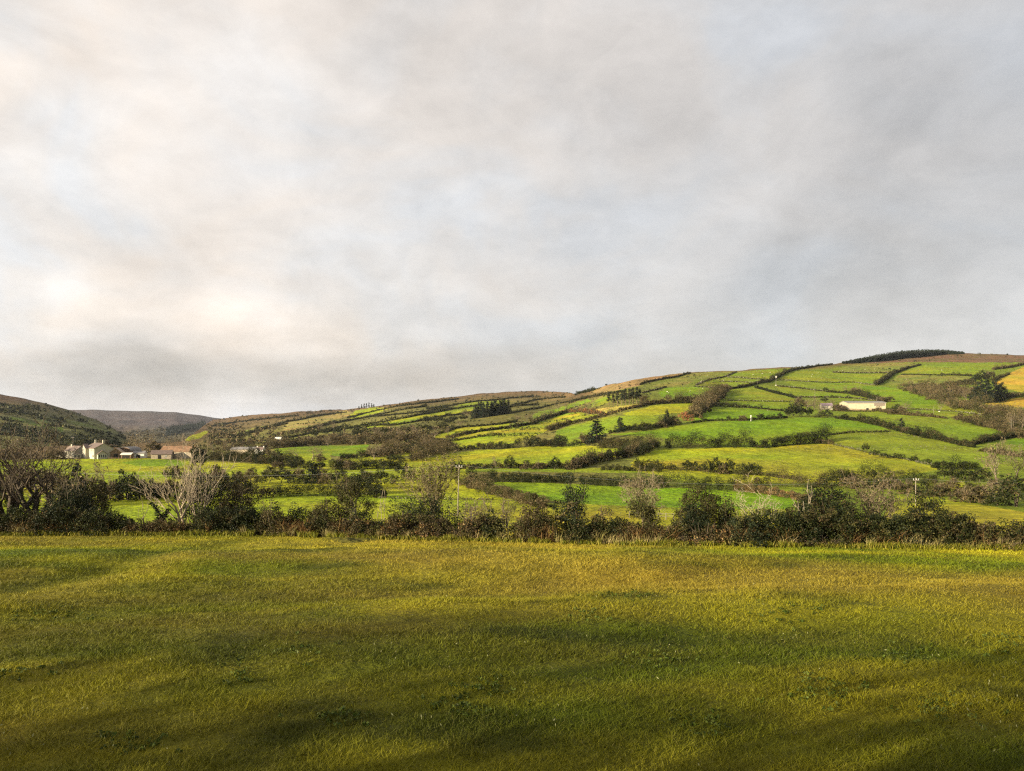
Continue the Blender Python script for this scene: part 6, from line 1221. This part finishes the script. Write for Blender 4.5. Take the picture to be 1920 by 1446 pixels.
h = site('cottage', 1541, 768, 'small cream farmhouse with purple-grey roof among trees left of the barn', 'house', RAD(-4), dz=0.2)
gable(h, 5, 7.6, 2.6, 4.3, M_CREAM, mat_simple('purple_slate', (0.20, 0.15, 0.17), 0.7, 0.2, 1.5), along='x')
for u in (1.4, 3.6, 6.2): window(h, 'y-', u, 0.9, 0.9, 1.1)
# the long barn
h = site('long_barn', 1587.5, 770, 'long pale cream clad barn with low roof on the green hillside', 'barn', RAD(-1.5), dz=0.15)
Db = W(1587, 770).y; Lb = 72.5/ppm(Db)
gable(h, 13, Lb, 15.4/ppm(Db)*0.93, 15.4/ppm(Db)*1.12, M_CLAD, M_GREYR, along='x', over=0.3)
boxes('side_panel', [(Lb*0.70, Lb*0.975, -0.08, 0.0, 3.1, 5.1)], mat_simple('slatted_boards', (0.22, 0.18, 0.14), 0.9, 0.2, 2.0), h)
boxes('concrete_base', [(0, Lb, -0.06, 0.0, -0.5, 0.9)], mat_simple('stained_concrete', (0.30, 0.22, 0.13), 0.9, 0.4, 0.5), h)
boxes('doorway', [(Lb*0.50, Lb*0.56, -0.10, -0.061, 0.2, 1.5)], M_DARKIN, h)
boxes('gutter', [(0, Lb, -0.45, -0.32, 15.4/ppm(Db)*0.93-0.35, 15.4/ppm(Db)*0.93-0.2)], M_WHITE, h)
h = site('low_shed', 1571, 770, 'dark low shed joined to the left end of the long barn', 'shed', 0, dz=0.1); gable(h, 6, 5.6, 2.2, 3.4, M_BROWNW, M_SLATE, along='x')

# ------------------------------------------------------------------ poles, wires, fences, sheep
def pole(x, yb, ytop, label, arm=True, Dd=None, r=None, lean=0.0, thick=1.0):
    p = W(x, yb) if Dd is None else g_near(x, Dd); h = (HY-ytop)/F*p.y-p.z; r = r or max(0.11, 0.26*p.y/F*thick)
    t = thing('utility_pole', label, 'pole', tuple(p), 'utility poles')
    rows_ = [[0, 0, -0.3, r, lean*h, 0, h, r*0.75]]
    obj('post', mesh_np('post', *tubes(rows_, 8, (1, 1, 1)), M_POLE), parent=t)
    if arm:
        boxes('crossarm', [(lean*h-0.6, lean*h+0.6, -r-0.10, -r*0.5, h-0.55, h-0.40)], M_POLE, t)
        for q in (-0.5, 0.5, 0.1):
            i = obj('insulator', mesh_np('insulator', *tubes([[lean*h+q, -r-0.03, h-0.40, 0.07, lean*h+q, -r-0.03, h-0.12, 0.05]], 6, (1, 1, 1)), M_METAL), parent=t)
    return Vector((p.x+lean*h, p.y, p.z+h))
t1 = pole(858, 967, 871, 'tall pale utility pole standing in the valley field, left of centre', lean=0.03)
t2 = pole(1717, 948, 896, 'pale utility pole with crossarm rising from the right part of the near hedge', thick=0.65)
for a in [(137, 858, 819, 'utility pole behind the cream farmhouse'), (1751, 778, 761, 'pale pole in the pasture right of the long barn'), (1896, 813, 786, 'pale pole at the right edge of the hillside pastures'),
          (1675, 777, 768, 'short pole beside the bushes at the right end of the barn'), (1644, 756, 744, 'thin pole behind the roof of the long barn'), (1528, 742, 726, 'thin pole on the slope above the small cream farmhouse'), (1420, 723, 707, 'thin pole beside the zigzag hedge under the skyline')]:
    pole(*a[:4], arm=(a[0] == 137), thick=0.75)
def wire(a, b, sag, label):
    S = []; q = a
    for i in range(24):
        f = (i+1)/24; p = a.lerp(b, f)-Vector((0, 0, sag*4*f*(1-f))); S.append([*q, 0.010, *p, 0.010]); q = p
    obj('overhead_wire', mesh_np('overhead_wire', *tubes(S, 4, (1, 1, 1)), M_METAL), label=label, cat='wire', group='overhead wires')
wire(t1+Vector((0, 0, -0.1)), t2+Vector((0, 0, -0.1)), 2.2, 'thin wire spanning between the two utility poles across the valley')
wire(t1+Vector((0, 0, -0.1)), Vector((-90, 128, t1.z)), 1.8, 'thin wire running left from the tall pole over the flat fields')
wire(t2+Vector((0, 0, -0.1)), Vector((130, t2.y+6, t2.z)), 1.2, 'thin wire running right from the second pole out of view')
# sign on a post by the zigzag hedge
p = W(1455, 724); s_ = thing('white_sign', 'white square sign on a thin post by the zigzag hedge', 'sign', tuple(p))
obj('post', mesh_np('post', *tubes([[0, 0, -0.3, 0.16, 0, 0, 8.2, 0.12]], 6), M_POLE), parent=s_); boxes('panel', [(-0.6, 0.6, -0.3, -0.18, 7.9, 9.6)], M_WHITE, s_); boxes('box', [(-0.6, 0.6, -0.4, 0.4, -0.2, 0.8)], M_WHITE, s_)
p = W(1408, 791); s_ = thing('pale_marker_post', 'short pale marker post in the thin hedge above the vivid field', 'post', tuple(p))
obj('post', mesh_np('post', *tubes([[0, 0, -0.3, 0.25, 0, 0, 2.6, 0.22]], 8), M_WHITE), parent=s_); boxes('cap', [(-0.28, 0.28, -0.28, 0.28, 2.603, 3.4)], M_WHITE, s_)
def fence(name, pts, hm, label, mat, every, rails=2, pr=0.05):
    P = [W(*q) for q in pts]; t = thing(name, label, 'fence', tuple(P[0])); o = P[0]; L = [0]
    for a, b in zip(P, P[1:]): L.append(L[-1]+(b-a).length)
    n = int(L[-1]/every)+1; S = []
    def at(s):
        i = min(max(int(np.searchsorted(L, s))-1, 0), len(P)-2); f = (s-L[i])/(L[i+1]-L[i]); return P[i].lerp(P[i+1], f)-o
    for i in range(n):
        q = at(i*every); obj('post', mesh_np('post', *tubes([[q.x, q.y, q.z-0.2, pr, q.x, q.y, q.z+hm, pr]], 5), mat), parent=t)
    for r in range(rails):
        S = []; z = hm*(0.45+0.45*r/max(1, rails-1))
        for i in range(n-1): a = at(i*every); b = at((i+1)*every); S.append([a.x, a.y, a.z+z, pr*0.35, b.x, b.y, b.z+z, pr*0.35])
        obj('rail', mesh_np('rail', *tubes(S, 4), mat), parent=t)
fence('post_and_wire_fence', [(1180, 972), (1215, 974), (1265, 976)], 1.1, 'pale post and wire fence beyond the small thorn tree', M_POLE, 1.35, 3, 0.06)
fence('timber_fence', [(203, 863), (230, 863), (268, 862)], 1.3, 'dark timber fence in front of the farm sheds', M_BROWNW, 1.6, 3, 0.09)
fence('field_fence', [(203, 887), (213, 888), (226, 888)], 1.3, 'short rail fence beside the small round tree below the farm', M_BROWNW, 3.0, 1, 0.08)
# sheep
def sheep_mesh():
    V = []; Fs = []
    import bmesh
    bm = bmesh.new()
    bmesh.ops.create_icosphere(bm, subdivisions=2, radius=1.0)
    for v in bm.verts:
        c = v.co; f = 1+0.12*math.sin(c.x*5)*math.sin(c.z*4); v.co = Vector((c.x*0.55*f, c.y*0.27*f, c.z*0.30*f+0.62))
    b1 = bpy.data.meshes.new('fleece'); bm.to_mesh(b1); bm.free(); b1.materials.append(M_WOOL)
    v2, f2 = box_vf(-0.09, 0.09, -0.07, 0.07, 0, 0)
    S = [[0.5, 0, 0.72, 0.13, 0.68, 0, 0.82, 0.11], [0.68, 0, 0.82, 0.11, 0.86, 0, 0.70, 0.06], [0.36, 0.14, 0.5, 0.06, 0.36, 0.14, 0, 0.04], [0.36, -0.14, 0.5, 0.06, 0.36, -0.14, 0, 0.04], [-0.36, 0.14, 0.5, 0.07, -0.36, 0.14, 0, 0.04], [-0.36, -0.14, 0.5, 0.07, -0.36, -0.14, 0, 0.04]]
    Vt, Ft, _ = tubes(S, 6); b2 = mesh_np('head_and_legs', Vt, Ft, None, M_FACE); return b1, b2
sm1, sm2 = sheep_mesh(); rs = random.Random(4)
SHEEP = [(1326, 705, 'on the highest green field left of the diagonal wall'), (1294, 735, 'alone in the middle of the upper left pasture'), (1251, 737, 'left one of a pair low in the upper left pasture'), (1254, 738.5, 'right one of a pair low in the upper left pasture'), (1402, 709, 'just above the broken pale wall'), (1429, 701, 'near the skyline left of the zigzag hedge'), (1412, 703, 'near the skyline, lower of three'), (1444, 699, 'near the skyline, closest to the zigzag hedge'),
         (1522, 708, 'on the high pasture right of the zigzag hedge'), (1524, 704, 'on the high pasture, upper one of two close together'), (1357, 713, 'below the diagonal wall on the high field'), (1318, 731, 'below the pale wall of the upper left pasture'), (1534, 700, 'under the skyline left of the hilltop forest'), (1580, 696, 'on the rough slope below the left end of the forest'), (1600, 695, 'on the rough slope, middle of a scattered line'), (1622, 694, 'on the rough slope below the forest centre'), (1766, 696, 'on the pasture under the brown moor'), (1761, 774, 'beside the pale pole right of the barn'), (1700, 712, 'beside the steep straight hedge'), (1640, 693, 'on the rough slope near the steep hedge top')]
for x, y, d in SHEEP:
    p = W(x, y); o = thing('sheep', 'white sheep grazing '+d, 'sheep', tuple(p), 'sheep grazing on the high pastures', rs.uniform(0, 6.28)); o.scale = (1.0,)*3
    obj('fleece', sm1, parent=o); obj('head_and_legs', sm2, parent=o)

# ------------------------------------------------------------------ the air
M_AIR = bpy.data.materials.new('haze'); M_AIR.use_nodes = True; _t = M_AIR.node_tree; _t.nodes.clear()
_v = N(_t, 'ShaderNodeVolumePrincipled'); _v.inputs['Color'].default_value = (0.80, 0.87, 1.0, 1); _v.inputs['Density'].default_value = 0.00002; _v.inputs['Anisotropy'].default_value = 0.0
_o = N(_t, 'ShaderNodeOutputMaterial'); _t.links.new(_v.outputs[0], _o.inputs['Volume'])
boxes('haze', [(-9000, 9000, -900, 7600, -760, 330)], M_AIR, kind='stuff', label='thin bluish air between the viewpoint and the far moor')
